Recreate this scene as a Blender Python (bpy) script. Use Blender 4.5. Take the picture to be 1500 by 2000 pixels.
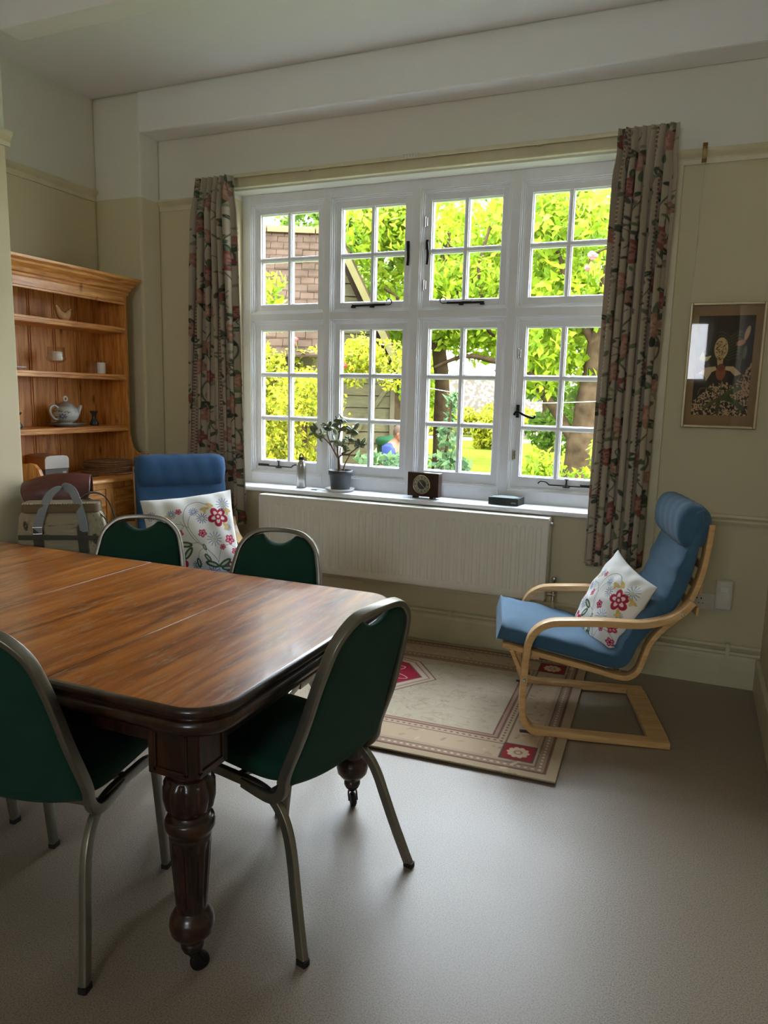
import bpy, bmesh, math, random
import numpy as np
from mathutils import Vector, Matrix

for o in list(bpy.data.objects):
    bpy.data.objects.remove(o, do_unlink=True)
COL = bpy.context.scene.collection
PI = math.pi

# ------------------------------------------------------------------ camera
cam_d = bpy.data.cameras.new('camera')
cam = bpy.data.objects.new('camera', cam_d)
COL.objects.link(cam)
cam_d.sensor_fit = 'VERTICAL'
cam_d.sensor_height = 36.0
cam_d.lens = 1428.7 * 36.0 / 2000.0
cam_d.clip_start = 0.02
cam_d.clip_end = 300
_p, _yaw, _roll = math.radians(9.036), math.radians(22.846), math.radians(1.3576)
_f = Vector((-math.sin(_yaw) * math.cos(_p), math.cos(_yaw) * math.cos(_p), -math.sin(_p)))
_r0 = Vector((math.cos(_yaw), math.sin(_yaw), 0))
_u0 = _r0.cross(_f)
_r = _r0 * math.cos(_roll) + _u0 * math.sin(_roll)
_u = _u0 * math.cos(_roll) - _r0 * math.sin(_roll)
cam.matrix_world = Matrix(((_r.x, _u.x, -_f.x, 0), (_r.y, _u.y, -_f.y, 0), (_r.z, _u.z, -_f.z, 1.5), (0, 0, 0, 1)))
bpy.context.scene.camera = cam

# ------------------------------------------------------------------ world, sun, exposure
SKY = 11.0
GLOW = 19.0
SUN = 5.0
EXPOSURE = 0.85
w = bpy.data.worlds.new('sky_world')
bpy.context.scene.world = w
w.use_nodes = True
wn = w.node_tree.nodes
wl = w.node_tree.links
wn.clear()
wo = wn.new('ShaderNodeOutputWorld')
wb = wn.new('ShaderNodeBackground')
wb.inputs['Strength'].default_value = SKY
tc = wn.new('ShaderNodeTexCoord')
sp = wn.new('ShaderNodeSeparateXYZ')
rp = wn.new('ShaderNodeValToRGB')
rp.color_ramp.elements[0].position = 0.0
rp.color_ramp.elements[0].color = (0.92, 0.96, 1.0, 1)
rp.color_ramp.elements[1].position = 0.9
rp.color_ramp.elements[1].color = (0.72, 0.86, 1.0, 1)
wl.new(tc.outputs['Generated'], sp.inputs[0])
wl.new(sp.outputs['Z'], rp.inputs[0])
wl.new(rp.outputs[0], wb.inputs['Color'])
# hazy bright glow added to the sky over the garden to light the room
dt = wn.new('ShaderNodeVectorMath'); dt.operation = 'DOT_PRODUCT'
dt.inputs[1].default_value = Vector((-0.10, 0.70, 0.80)).normalized()
wl.new(tc.outputs['Generated'], dt.inputs[0])
mxm = wn.new('ShaderNodeMath'); mxm.operation = 'MAXIMUM'; mxm.inputs[1].default_value = 0.0
wl.new(dt.outputs['Value'], mxm.inputs[0])
pwm = wn.new('ShaderNodeMath'); pwm.operation = 'POWER'; pwm.inputs[1].default_value = 16.0
wl.new(mxm.outputs[0], pwm.inputs[0])
mlm = wn.new('ShaderNodeMath'); mlm.operation = 'MULTIPLY_ADD'; mlm.inputs[1].default_value = GLOW; mlm.inputs[2].default_value = SKY
wl.new(pwm.outputs[0], mlm.inputs[0]); wl.new(mlm.outputs[0], wb.inputs['Strength'])
wl.new(wb.outputs[0], wo.inputs[0])

sun_d = bpy.data.lights.new('sun', 'SUN')
sun_d.energy = SUN
sun_d.angle = math.radians(1.5)
sun_d.color = (1.0, 0.95, 0.82)
sun = bpy.data.objects.new('sun', sun_d)
COL.objects.link(sun)
sun.rotation_euler = Vector((0.80, -0.10, 0.85)).to_track_quat('Z', 'Y').to_euler()

sc = bpy.context.scene
sc.view_settings.view_transform = 'Standard'
sc.view_settings.look = 'None'
sc.view_settings.gamma = 1.0
sc.view_settings.exposure = EXPOSURE
sc.view_settings.use_curve_mapping = False
sc.cycles.max_bounces = 12
sc.cycles.diffuse_bounces = 8
sc.cycles.transparent_max_bounces = 16
sc.cycles.sample_clamp_indirect = 6.0


# ------------------------------------------------------------------ helpers
def lin(c):
    return tuple(((x / 255.0) / 12.92 if x / 255.0 <= 0.04045 else ((x / 255.0 + 0.055) / 1.055) ** 2.4) for x in c)


def tag(o, label=None, cat=None, group=None, kind=None):
    if label: o['label'] = label
    if cat: o['category'] = cat
    if group: o['group'] = group
    if kind: o['kind'] = kind
    return o


def empty(name, loc=(0, 0, 0), rz=0.0):
    o = bpy.data.objects.new(name, None)
    o.empty_display_size = 0.1
    COL.objects.link(o)
    o.location = loc
    o.rotation_euler = (0, 0, rz)
    return o


def copy_tree(o, parent=None):
    c = o.copy()
    COL.objects.link(c)
    c.parent = parent
    for ch in list(o.children):
        copy_tree(ch, c)
    return c


def catmull(pts, n=8, closed=False):
    pts = [Vector(p) for p in pts]
    out = []
    m = len(pts)
    rng = range(m) if closed else range(m - 1)
    for i in rng:
        if closed:
            p0, p1, p2, p3 = pts[(i - 1) % m], pts[i], pts[(i + 1) % m], pts[(i + 2) % m]
        else:
            p0, p1, p2, p3 = pts[max(i - 1, 0)], pts[i], pts[i + 1], pts[min(i + 2, m - 1)]
        for k in range(n):
            t = k / n
            out.append(0.5 * ((2 * p1) + (-p0 + p2) * t + (2 * p0 - 5 * p1 + 4 * p2 - p3) * t * t + (-p0 + 3 * p1 - 3 * p2 + p3) * t ** 3))
    if not closed:
        out.append(pts[-1])
    return out


def rrsec(a, b, r, n=3):
    """rounded rectangle section, half sizes a,b"""
    s = []
    for cx, cy, a0 in ((a - r, b - r, 0), (-(a - r), b - r, PI / 2), (-(a - r), -(b - r), PI), (a - r, -(b - r), 1.5 * PI)):
        for k in range(n + 1):
            t = a0 + (PI / 2) * k / n
            s.append((cx + r * math.cos(t), cy + r * math.sin(t)))
    return s


def circ(r, n=10):
    return [(r * math.cos(2 * PI * k / n), r * math.sin(2 * PI * k / n)) for k in range(n)]


class MB:
    def __init__(self):
        self.v = []; self.f = []; self.sm = []

    def add(self, vs, fs, smooth=False, M=None):
        b = len(self.v)
        for p in vs:
            p = Vector(p)
            if M is not None: p = M @ p
            self.v.append(tuple(p))
        for f in fs:
            self.f.append(tuple(b + i for i in f)); self.sm.append(smooth)

    def box(self, x0, x1, y0, y1, z0, z1, M=None):
        vs = [(x0, y0, z0), (x1, y0, z0), (x1, y1, z0), (x0, y1, z0), (x0, y0, z1), (x1, y0, z1), (x1, y1, z1), (x0, y1, z1)]
        self.add(vs, [(0, 3, 2, 1), (4, 5, 6, 7), (0, 1, 5, 4), (1, 2, 6, 5), (2, 3, 7, 6), (3, 0, 4, 7)], False, M)

    def prism(self, poly, axis, a, b, M=None, smooth=False):
        """poly: 2D outline; extruded along axis ('x','y','z') from a to b"""
        n = len(poly)
        def P(p, t):
            if axis == 'z': return (p[0], p[1], t)
            if axis == 'y': return (p[0], t, p[1])
            return (t, p[0], p[1])
        vs = [P(p, a) for p in poly] + [P(p, b) for p in poly]
        fs = [tuple(range(n - 1, -1, -1)), tuple(range(n, 2 * n))]
        b = len(self.f)
        self.add(vs, fs + [(i, (i + 1) % n, n + (i + 1) % n, n + i) for i in range(n)], False, M)
        if smooth:
            for i in range(b + 2, len(self.f)): self.sm[i] = True

    def lathe(self, prof, seg=32, M=None, cap=True, rmod=None):
        """prof list of (r,z); rmod(theta, r, z)->r"""
        n = len(prof); vs = []; fs = []
        for r, z in prof:
            for k in range(seg):
                t = 2 * PI * k / seg
                rr = rmod(t, r, z) if rmod else r
                vs.append((rr * math.cos(t), rr * math.sin(t), z))
        for i in range(n - 1):
            for k in range(seg):
                k2 = (k + 1) % seg
                fs.append((i * seg + k, i * seg + k2, (i + 1) * seg + k2, (i + 1) * seg + k))
        self.add(vs, fs, True, M)
        if cap:
            self.add(vs[:seg], [tuple(range(seg - 1, -1, -1))], False, M)
            self.add(vs[-seg:], [tuple(range(seg))], False, M)

    def sweep(self, pts, sec, ref=(0, 1, 0), closed=False, scale=None, smooth=True, M=None, cap=True, refs=None):
        pts = [Vector(p) for p in pts]
        m = len(pts); k = len(sec); vs = []; fs = []
        for i, p in enumerate(pts):
            a = pts[(i - 1) % m] if (closed or i > 0) else p
            b = pts[(i + 1) % m] if (closed or i < m - 1) else p
            T = (b - a)
            if T.length < 1e-9: T = Vector((0, 0, 1))
            T.normalize()
            R = Vector(refs[i]) if refs else Vector(ref)
            N1 = R - T * R.dot(T)
            if N1.length < 1e-5:
                N1 = Vector((1, 0, 0)) - T * T.x
            N1.normalize()
            N2 = T.cross(N1)
            s = scale[i] if scale else 1.0
            for (x, y) in sec:
                vs.append(p + N1 * (x * s) + N2 * (y * s))
        for i in range(m if closed else m - 1):
            j = (i + 1) % m
            for q in range(k):
                q2 = (q + 1) % k
                fs.append((i * k + q, i * k + q2, j * k + q2, j * k + q))
        self.add(vs, fs, smooth, M)
        if cap and not closed:
            self.add(vs[:k], [tuple(range(k - 1, -1, -1))], False, M)
            self.add(vs[-k:], [tuple(range(k))], False, M)

    def tube(self, pts, r, n=8, M=None, scale=None, ref=(0.3, 0.9, 0.2)):
        self.sweep(pts, circ(r, n), ref=ref, M=M, scale=scale)

    def ball(self, c, rx, ry=None, rz=None, seg=16, rings=10, M=None):
        ry = rx if ry is None else ry; rz = rx if rz is None else rz
        vs = []; fs = []
        for i in range(rings + 1):
            ph = PI * i / rings
            for k in range(seg):
                t = 2 * PI * k / seg
                vs.append((c[0] + rx * math.sin(ph) * math.cos(t), c[1] + ry * math.sin(ph) * math.sin(t), c[2] + rz * math.cos(ph)))
        for i in range(rings):
            for k in range(seg):
                k2 = (k + 1) % seg
                fs.append((i * seg + k, (i + 1) * seg + k, (i + 1) * seg + k2, i * seg + k2))
        self.add(vs, fs, True, M)

    def build(self, name, mat, parent=None, bevel=0.0, seg=2, weld=True):
        me = bpy.data.meshes.new(name)
        me.from_pydata(self.v, [], self.f)
        me.polygons.foreach_set('use_smooth', self.sm)
        if weld:
            bm = bmesh.new(); bm.from_mesh(me)
            bmesh.ops.recalc_face_normals(bm, faces=bm.faces)
            bm.to_mesh(me); bm.free()
        me.materials.append(mat)
        o = bpy.data.objects.new(name, me)
        COL.objects.link(o)
        if parent: o.parent = parent
        if bevel > 0:
            b = o.modifiers.new('bevel', 'BEVEL'); b.width = bevel; b.segments = seg; b.limit_method = 'ANGLE'
            b.angle_limit = math.radians(40); b.harden_normals = False
        return o


def grid_obj(name, X, Y, Z, mat, parent=None, rgb=None, closed_u=False):
    """X,Y,Z arrays (nv,nu)"""
    nv, nu = X.shape
    co = np.stack([X, Y, Z], -1).reshape(-1, 3).astype(np.float32)
    idx = np.arange(nv * nu).reshape(nv, nu)
    if closed_u:
        a = idx[:-1, :]; b = np.roll(idx, -1, 1)[:-1, :]; c = np.roll(idx, -1, 1)[1:, :]; d = idx[1:, :]
    else:
        a = idx[:-1, :-1]; b = idx[:-1, 1:]; c = idx[1:, 1:]; d = idx[1:, :-1]
    f = np.stack([a, b, c, d], -1).reshape(-1, 4)
    me = bpy.data.meshes.new(name)
    me.vertices.add(len(co)); me.vertices.foreach_set('co', co.ravel())
    me.loops.add(f.size); me.loops.foreach_set('vertex_index', f.ravel().astype(np.int32))
    me.polygons.add(len(f)); me.polygons.foreach_set('loop_start', (np.arange(len(f)) * 4).astype(np.int32))
    me.polygons.foreach_set('loop_total', np.full(len(f), 4, np.int32))
    me.polygons.foreach_set('use_smooth', np.ones(len(f), bool))
    me.update(calc_edges=True)
    if rgb is not None:
        at = me.color_attributes.new('Col', 'FLOAT_COLOR', 'POINT')
        c4 = np.ones((len(co), 4), np.float32); c4[:, :3] = rgb.reshape(-1, 3)
        at.data.foreach_set('color', c4.ravel())
    me.materials.append(mat)
    o = bpy.data.objects.new(name, me); COL.objects.link(o)
    if parent: o.parent = parent
    return o


# ------------------------------------------------------------------ materials
def new_mat(name):
    m = bpy.data.materials.new(name); m.use_nodes = True
    n = m.node_tree.nodes; l = m.node_tree.links
    return m, n, l, n['Principled BSDF']


def mat(name, rgb, rough=0.6, metal=0.0, var=0.06, scale=8.0, bump=0.0, bscale=60.0, spec=0.5, coat=0.0, sheen=0.0, stretch=None):
    m, n, l, b = new_mat(name)
    c = lin(rgb)
    tcn = n.new('ShaderNodeTexCoord')
    mp = n.new('ShaderNodeMapping')
    if stretch: mp.inputs['Scale'].default_value = stretch
    l.new(tcn.outputs['Object'], mp.inputs[0])
    nz = n.new('ShaderNodeTexNoise'); nz.inputs['Scale'].default_value = scale; nz.inputs['Detail'].default_value = 4
    l.new(mp.outputs[0], nz.inputs['Vector'])
    cr = n.new('ShaderNodeValToRGB')
    cr.color_ramp.elements[0].position = 0.3; cr.color_ramp.elements[1].position = 0.7
    cr.color_ramp.elements[0].color = tuple(x * (1 - var) for x in c) + (1,)
    cr.color_ramp.elements[1].color = tuple(min(1, x * (1 + var)) for x in c) + (1,)
    l.new(nz.outputs['Fac'], cr.inputs[0]); l.new(cr.outputs[0], b.inputs['Base Color'])
    b.inputs['Roughness'].default_value = rough; b.inputs['Metallic'].default_value = metal
    b.inputs['Specular IOR Level'].default_value = spec
    b.inputs['Coat Weight'].default_value = coat
    b.inputs['Coat Roughness'].default_value = 0.08
    b.inputs['Sheen Weight'].default_value = sheen
    if bump > 0:
        n2 = n.new('ShaderNodeTexNoise'); n2.inputs['Scale'].default_value = bscale; n2.inputs['Detail'].default_value = 3
        l.new(mp.outputs[0], n2.inputs['Vector'])
        bp = n.new('ShaderNodeBump'); bp.inputs['Strength'].default_value = bump; bp.inputs['Distance'].default_value = 0.004
        l.new(n2.outputs['Fac'], bp.inputs['Height']); l.new(bp.outputs[0], b.inputs['Normal'])
    return m


def attr_mat(name, rough=0.85, bump=0.3, bscale=900.0, sheen=0.0, coat=0.0, transl=0.0):
    m, n, l, b = new_mat(name)
    a = n.new('ShaderNodeAttribute'); a.attribute_name = 'Col'
    l.new(a.outputs['Color'], b.inputs['Base Color'])
    b.inputs['Roughness'].default_value = rough
    b.inputs['Sheen Weight'].default_value = sheen
    b.inputs['Specular IOR Level'].default_value = 0.25
    b.inputs['Coat Weight'].default_value = coat
    if bump > 0:
        tcn = n.new('ShaderNodeTexCoord')
        n2 = n.new('ShaderNodeTexNoise'); n2.inputs['Scale'].default_value = bscale; n2.inputs['Detail'].default_value = 2
        l.new(tcn.outputs['Object'], n2.inputs['Vector'])
        bp = n.new('ShaderNodeBump'); bp.inputs['Strength'].default_value = bump; bp.inputs['Distance'].default_value = 0.001
        l.new(n2.outputs['Fac'], bp.inputs['Height']); l.new(bp.outputs[0], b.inputs['Normal'])
    if transl > 0:
        o = n['Material Output']
        t = n.new('ShaderNodeBsdfTranslucent'); l.new(a.outputs['Color'], t.inputs['Color'])
        mx = n.new('ShaderNodeMixShader'); mx.inputs[0].default_value = transl
        l.new(b.outputs[0], mx.inputs[1]); l.new(t.outputs[0], mx.inputs[2]); l.new(mx.outputs[0], o.inputs[0])
    return m


def wood(name, c1, c2, c3, grain=(1, 1, 12), rough=0.4, coat=0.0, scale=6.0, knots=False, rot=(0, 0, 0), dist=3.0):
    """streaky wood; grain: mapping scale, the small axis runs along the grain"""
    m, n, l, b = new_mat(name)
    tcn = n.new('ShaderNodeTexCoord'); mp = n.new('ShaderNodeMapping')
    mp.inputs['Scale'].default_value = grain; mp.inputs['Rotation'].default_value = rot
    l.new(tcn.outputs['Object'], mp.inputs[0])
    nz = n.new('ShaderNodeTexNoise'); nz.inputs['Scale'].default_value = scale; nz.inputs['Detail'].default_value = 6
    nz.inputs['Roughness'].default_value = 0.6; nz.inputs['Distortion'].default_value = dist * 0.15
    l.new(mp.outputs[0], nz.inputs['Vector'])
    cr = n.new('ShaderNodeValToRGB')
    e = cr.color_ramp.elements
    e[0].position = 0.32; e[0].color = lin(c1) + (1,)
    e[1].position = 0.68; e[1].color = lin(c3) + (1,)
    k = e.new(0.5); k.color = lin(c2) + (1,)
    l.new(nz.outputs['Fac'], cr.inputs[0])
    out = cr.outputs[0]
    if knots:
        vo = n.new('ShaderNodeTexVoronoi'); vo.inputs['Scale'].default_value = 5.0
        mp2 = n.new('ShaderNodeMapping'); mp2.inputs['Scale'].default_value = (1.2, 1.6, 0.7)
        l.new(tcn.outputs['Object'], mp2.inputs[0]); l.new(mp2.outputs[0], vo.inputs['Vector'])
        c2r = n.new('ShaderNodeValToRGB')
        c2r.color_ramp.elements[0].position = 0.05; c2r.color_ramp.elements[0].color = (0.25, 0.16, 0.1, 1)
        c2r.color_ramp.elements[1].position = 0.14; c2r.color_ramp.elements[1].color = (1, 1, 1, 1)
        l.new(vo.outputs['Distance'], c2r.inputs[0])
        mx = n.new('ShaderNodeMix'); mx.data_type = 'RGBA'; mx.blend_type = 'MULTIPLY'; mx.inputs[0].default_value = 0.8
        l.new(out, mx.inputs[6]); l.new(c2r.outputs[0], mx.inputs[7]); out = mx.outputs[2]
    l.new(out, b.inputs['Base Color'])
    b.inputs['Roughness'].default_value = rough
    b.inputs['Coat Weight'].default_value = coat; b.inputs['Coat Roughness'].default_value = 0.12
    bp = n.new('ShaderNodeBump'); bp.inputs['Strength'].default_value = 0.15; bp.inputs['Distance'].default_value = 0.002
    l.new(nz.outputs['Fac'], bp.inputs['Height']); l.new(bp.outputs[0], b.inputs['Normal'])
    return m


def leaf_mat(name, c1, c2, c3, transl=0.45):
    m, n, l, b = new_mat(name)
    g = n.new('ShaderNodeNewGeometry')
    cr = n.new('ShaderNodeValToRGB'); e = cr.color_ramp.elements
    e[0].position = 0.0; e[0].color = lin(c1) + (1,)
    e[1].position = 1.0; e[1].color = lin(c3) + (1,)
    k = e.new(0.55); k.color = lin(c2) + (1,)
    l.new(g.outputs['Random Per Island'], cr.inputs[0])
    l.new(cr.outputs[0], b.inputs['Base Color']); b.inputs['Roughness'].default_value = 0.55
    b.inputs['Specular IOR Level'].default_value = 0.15
    t = n.new('ShaderNodeBsdfTranslucent'); l.new(cr.outputs[0], t.inputs['Color'])
    mx = n.new('ShaderNodeMixShader'); mx.inputs[0].default_value = transl
    l.new(b.outputs[0], mx.inputs[1]); l.new(t.outputs[0], mx.inputs[2]); l.new(mx.outputs[0], n['Material Output'].inputs[0])
    return m


def glass_mat(name, tint=(1, 1, 1), gl=1.0):
    """thin pane: transparent with a fresnel mirror"""
    m, n, l, b = new_mat(name)
    tr = n.new('ShaderNodeBsdfTransparent'); tr.inputs[0].default_value = tint + (1,)
    gs = n.new('ShaderNodeBsdfGlossy'); gs.inputs['Roughness'].default_value = 0.02
    fr = n.new('ShaderNodeLayerWeight'); fr.inputs['Blend'].default_value = 0.5
    pw_ = n.new('ShaderNodeMath'); pw_.operation = 'POWER'; pw_.inputs[1].default_value = 4.0
    l.new(fr.outputs['Facing'], pw_.inputs[0])
    ma = n.new('ShaderNodeMath'); ma.operation = 'MULTIPLY_ADD'; ma.inputs[1].default_value = 0.7 * gl; ma.inputs[2].default_value = 0.045 * gl
    mx = n.new('ShaderNodeMixShader')
    l.new(pw_.outputs[0], ma.inputs[0]); l.new(ma.outputs[0], mx.inputs[0])
    l.new(tr.outputs[0], mx.inputs[1]); l.new(gs.outputs[0], mx.inputs[2]); l.new(mx.outputs[0], n['Material Output'].inputs[0])
    return m


M = {}
def wall_mat():
    m, n, l, b = new_mat('wall_paint')
    tcn = n.new('ShaderNodeTexCoord'); s = n.new('ShaderNodeSeparateXYZ'); l.new(tcn.outputs['Object'], s.inputs[0])
    mt = n.new('ShaderNodeMath'); mt.operation = 'GREATER_THAN'; mt.inputs[1].default_value = 2.745
    l.new(s.outputs['Z'], mt.inputs[0])
    nz = n.new('ShaderNodeTexNoise'); nz.inputs['Scale'].default_value = 1.3; nz.inputs['Detail'].default_value = 5
    l.new(tcn.outputs['Object'], nz.inputs['Vector'])
    mx = n.new('ShaderNodeMix'); mx.data_type = 'RGBA'
    mx.inputs[6].default_value = lin((214, 204, 172)) + (1,); mx.inputs[7].default_value = lin((230, 227, 218)) + (1,)
    l.new(mt.outputs[0], mx.inputs[0])
    m2 = n.new('ShaderNodeMix'); m2.data_type = 'RGBA'; m2.blend_type = 'MULTIPLY'; m2.inputs[0].default_value = 0.10
    l.new(mx.outputs[2], m2.inputs[6]); l.new(nz.outputs['Color'], m2.inputs[7])
    l.new(m2.outputs[2], b.inputs['Base Color']); b.inputs['Roughness'].default_value = 0.75
    b.inputs['Specular IOR Level'].default_value = 0.3
    n2 = n.new('ShaderNodeTexNoise'); n2.inputs['Scale'].default_value = 9.0; n2.inputs['Detail'].default_value = 5
    l.new(tcn.outputs['Object'], n2.inputs['Vector'])
    bp = n.new('ShaderNodeBump'); bp.inputs['Strength'].default_value = 0.12; bp.inputs['Distance'].default_value = 0.01
    l.new(n2.outputs['Fac'], bp.inputs['Height']); l.new(bp.outputs[0], b.inputs['Normal'])
    return m


def floor_mat():
    m, n, l, b = new_mat('speckled_vinyl')
    tcn = n.new('ShaderNodeTexCoord')
    v = n.new('ShaderNodeTexNoise'); v.inputs['Scale'].default_value = 230; v.inputs['Detail'].default_value = 6; v.inputs['Roughness'].default_value = 0.75
    l.new(tcn.outputs['Object'], v.inputs['Vector'])
    cr = n.new('ShaderNodeValToRGB'); e = cr.color_ramp.elements
    e[0].position = 0.36; e[0].color = lin((98, 86, 74)) + (1,)
    e[1].position = 0.62; e[1].color = lin((166, 150, 133)) + (1,)
    k = e.new(0.48); k.color = lin((144, 129, 113)) + (1,)
    l.new(v.outputs['Fac'], cr.inputs[0])
    nb = n.new('ShaderNodeTexNoise'); nb.inputs['Scale'].default_value = 0.9; nb.inputs['Detail'].default_value = 6
    l.new(tcn.outputs['Object'], nb.inputs['Vector'])
    mx = n.new('ShaderNodeMix'); mx.data_type = 'RGBA'; mx.blend_type = 'MULTIPLY'; mx.inputs[0].default_value = 0.15
    l.new(cr.outputs[0], mx.inputs[6]); l.new(nb.outputs['Color'], mx.inputs[7])
    l.new(mx.outputs[2], b.inputs['Base Color'])
    mr = n.new('ShaderNodeMapRange'); mr.inputs[3].default_value = 0.34; mr.inputs[4].default_value = 0.5
    l.new(nb.outputs['Fac'], mr.inputs[0]); l.new(mr.outputs[0], b.inputs['Roughness'])
    bp = n.new('ShaderNodeBump'); bp.inputs['Strength'].default_value = 0.15; bp.inputs['Distance'].default_value = 0.001
    l.new(v.outputs['Fac'], bp.inputs['Height']); l.new(bp.outputs[0], b.inputs['Normal'])
    return m


def table_mat():
    m, n, l, b = new_mat('worn_mahogany')
    tcn = n.new('ShaderNodeTexCoord'); mp = n.new('ShaderNodeMapping'); mp.inputs['Scale'].default_value = (9, 0.75, 4)
    mp.inputs['Rotation'].default_value = (0, 0, 0.05)
    l.new(tcn.outputs['Object'], mp.inputs[0])
    nz = n.new('ShaderNodeTexNoise'); nz.inputs['Scale'].default_value = 2.2; nz.inputs['Detail'].default_value = 8; nz.inputs['Roughness'].default_value = 0.62
    nz.inputs['Distortion'].default_value = 0.5
    l.new(mp.outputs[0], nz.inputs['Vector'])
    cr = n.new('ShaderNodeValToRGB'); e = cr.color_ramp.elements
    e[0].position = 0.30; e[0].color = lin((86, 42, 13)) + (1,)
    e[1].position = 0.72; e[1].color = lin((206, 132, 52)) + (1,)
    k = e.new(0.5); k.color = lin((158, 90, 30)) + (1,)
    l.new(nz.outputs['Fac'], cr.inputs[0])
    # worn, scuffed polish near the end leaf: patchy paler scratches
    sp_ = n.new('ShaderNodeSeparateXYZ'); l.new(tcn.outputs['Object'], sp_.inputs[0])
    mr = n.new('ShaderNodeMapRange'); mr.inputs[1].default_value = -1.75; mr.inputs[2].default_value = -1.1
    l.new(sp_.outputs['X'], mr.inputs[0])
    mp2 = n.new('ShaderNodeMapping'); mp2.inputs['Scale'].default_value = (16, 4, 4); mp2.inputs['Rotation'].default_value = (0, 0, 0.5)
    l.new(tcn.outputs['Object'], mp2.inputs[0])
    n2 = n.new('ShaderNodeTexNoise'); n2.inputs['Scale'].default_value = 2.5; n2.inputs['Detail'].default_value = 9; n2.inputs['Roughness'].default_value = 0.7
    l.new(mp2.outputs[0], n2.inputs['Vector'])
    c2 = n.new('ShaderNodeValToRGB'); c2.color_ramp.elements[0].position = 0.52; c2.color_ramp.elements[0].color = (0, 0, 0, 1)
    c2.color_ramp.elements[1].position = 0.72; c2.color_ramp.elements[1].color = (1, 1, 1, 1)
    l.new(n2.outputs['Fac'], c2.inputs[0])
    mu = n.new('ShaderNodeMath'); mu.operation = 'MULTIPLY'; l.new(mr.outputs[0], mu.inputs[0]); l.new(c2.outputs[0], mu.inputs[1])
    mx = n.new('ShaderNodeMix'); mx.data_type = 'RGBA'; l.new(mu.outputs[0], mx.inputs[0])
    l.new(cr.outputs[0], mx.inputs[6]); mx.inputs[7].default_value = lin((176, 140, 104)) + (1,)
    l.new(mx.outputs[2], b.inputs['Base Color'])
    m3 = n.new('ShaderNodeMapRange'); m3.inputs[1].default_value = -1.9; m3.inputs[2].default_value = -1.2
    m3.inputs[3].default_value = 0.13; m3.inputs[4].default_value = 0.32
    l.new(sp_.outputs['X'], m3.inputs[0]); l.new(m3.outputs[0], b.inputs['Roughness'])
    b.inputs['Coat Weight'].default_value = 0.15; b.inputs['Coat Roughness'].default_value = 0.08; b.inputs['Specular IOR Level'].default_value = 0.42
    bp = n.new('ShaderNodeBump'); bp.inputs['Strength'].default_value = 0.06; bp.inputs['Distance'].default_value = 0.001
    l.new(nz.outputs['Fac'], bp.inputs['Height']); l.new(bp.outputs[0], b.inputs['Normal'])
    return m


def tile_mat():
    m, n, l, b = new_mat('clay_roof_tiles')
    tcn = n.new('ShaderNodeTexCoord')
    br = n.new('ShaderNodeTexBrick'); br.inputs['Scale'].default_value = 1.0
    br.inputs['Color1'].default_value = lin((150, 128, 108)) + (1,); br.inputs['Color2'].default_value = lin((118, 98, 84)) + (1,)
    br.inputs['Mortar'].default_value = lin((58, 48, 42)) + (1,)
    br.inputs['Brick Width'].default_value = 0.22; br.inputs['Row Height'].default_value = 0.13; br.inputs['Mortar Size'].default_value = 0.006
    l.new(tcn.outputs['Object'], br.inputs['Vector'])
    nz = n.new('ShaderNodeTexNoise'); nz.inputs['Scale'].default_value = 6; nz.inputs['Detail'].default_value = 6
    l.new(tcn.outputs['Object'], nz.inputs['Vector'])
    mx = n.new('ShaderNodeMix'); mx.data_type = 'RGBA'; mx.blend_type = 'OVERLAY'; mx.inputs[0].default_value = 0.5
    l.new(br.outputs[0], mx.inputs[6]); l.new(nz.outputs['Color'], mx.inputs[7])
    l.new(mx.outputs[2], b.inputs['Base Color']); b.inputs['Roughness'].default_value = 0.9
    return m


def flint_mat():
    m, n, l, b = new_mat('flint_wall')
    tcn = n.new('ShaderNodeTexCoord')
    vo = n.new('ShaderNodeTexVoronoi'); vo.inputs['Scale'].default_value = 7.0
    l.new(tcn.outputs['Object'], vo.inputs['Vector'])
    cr = n.new('ShaderNodeValToRGB'); e = cr.color_ramp.elements
    e[0].position = 0.1; e[0].color = lin((140, 132, 118)) + (1,)
    e[1].position = 0.62; e[1].color = lin((82, 72, 62)) + (1,)
    l.new(vo.outputs['Distance'], cr.inputs[0]); l.new(cr.outputs[0], b.inputs['Base Color'])
    b.inputs['Roughness'].default_value = 0.9
    return m


def grass_mat():
    m, n, l, b = new_mat('lawn_grass')
    tcn = n.new('ShaderNodeTexCoord')
    nz = n.new('ShaderNodeTexNoise'); nz.inputs['Scale'].default_value = 1.4; nz.inputs['Detail'].default_value = 8; nz.inputs['Roughness'].default_value = 0.7
    l.new(tcn.outputs['Object'], nz.inputs['Vector'])
    cr = n.new('ShaderNodeValToRGB'); e = cr.color_ramp.elements
    e[0].position = 0.3; e[0].color = lin((58, 78, 18)) + (1,)
    e[1].position = 0.7; e[1].color = lin((88, 104, 30)) + (1,)
    l.new(nz.outputs['Fac'], cr.inputs[0]); l.new(cr.outputs[0], b.inputs['Base Color']); b.inputs['Roughness'].default_value = 0.9; b.inputs['Specular IOR Level'].default_value = 0.0
    return m


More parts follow.
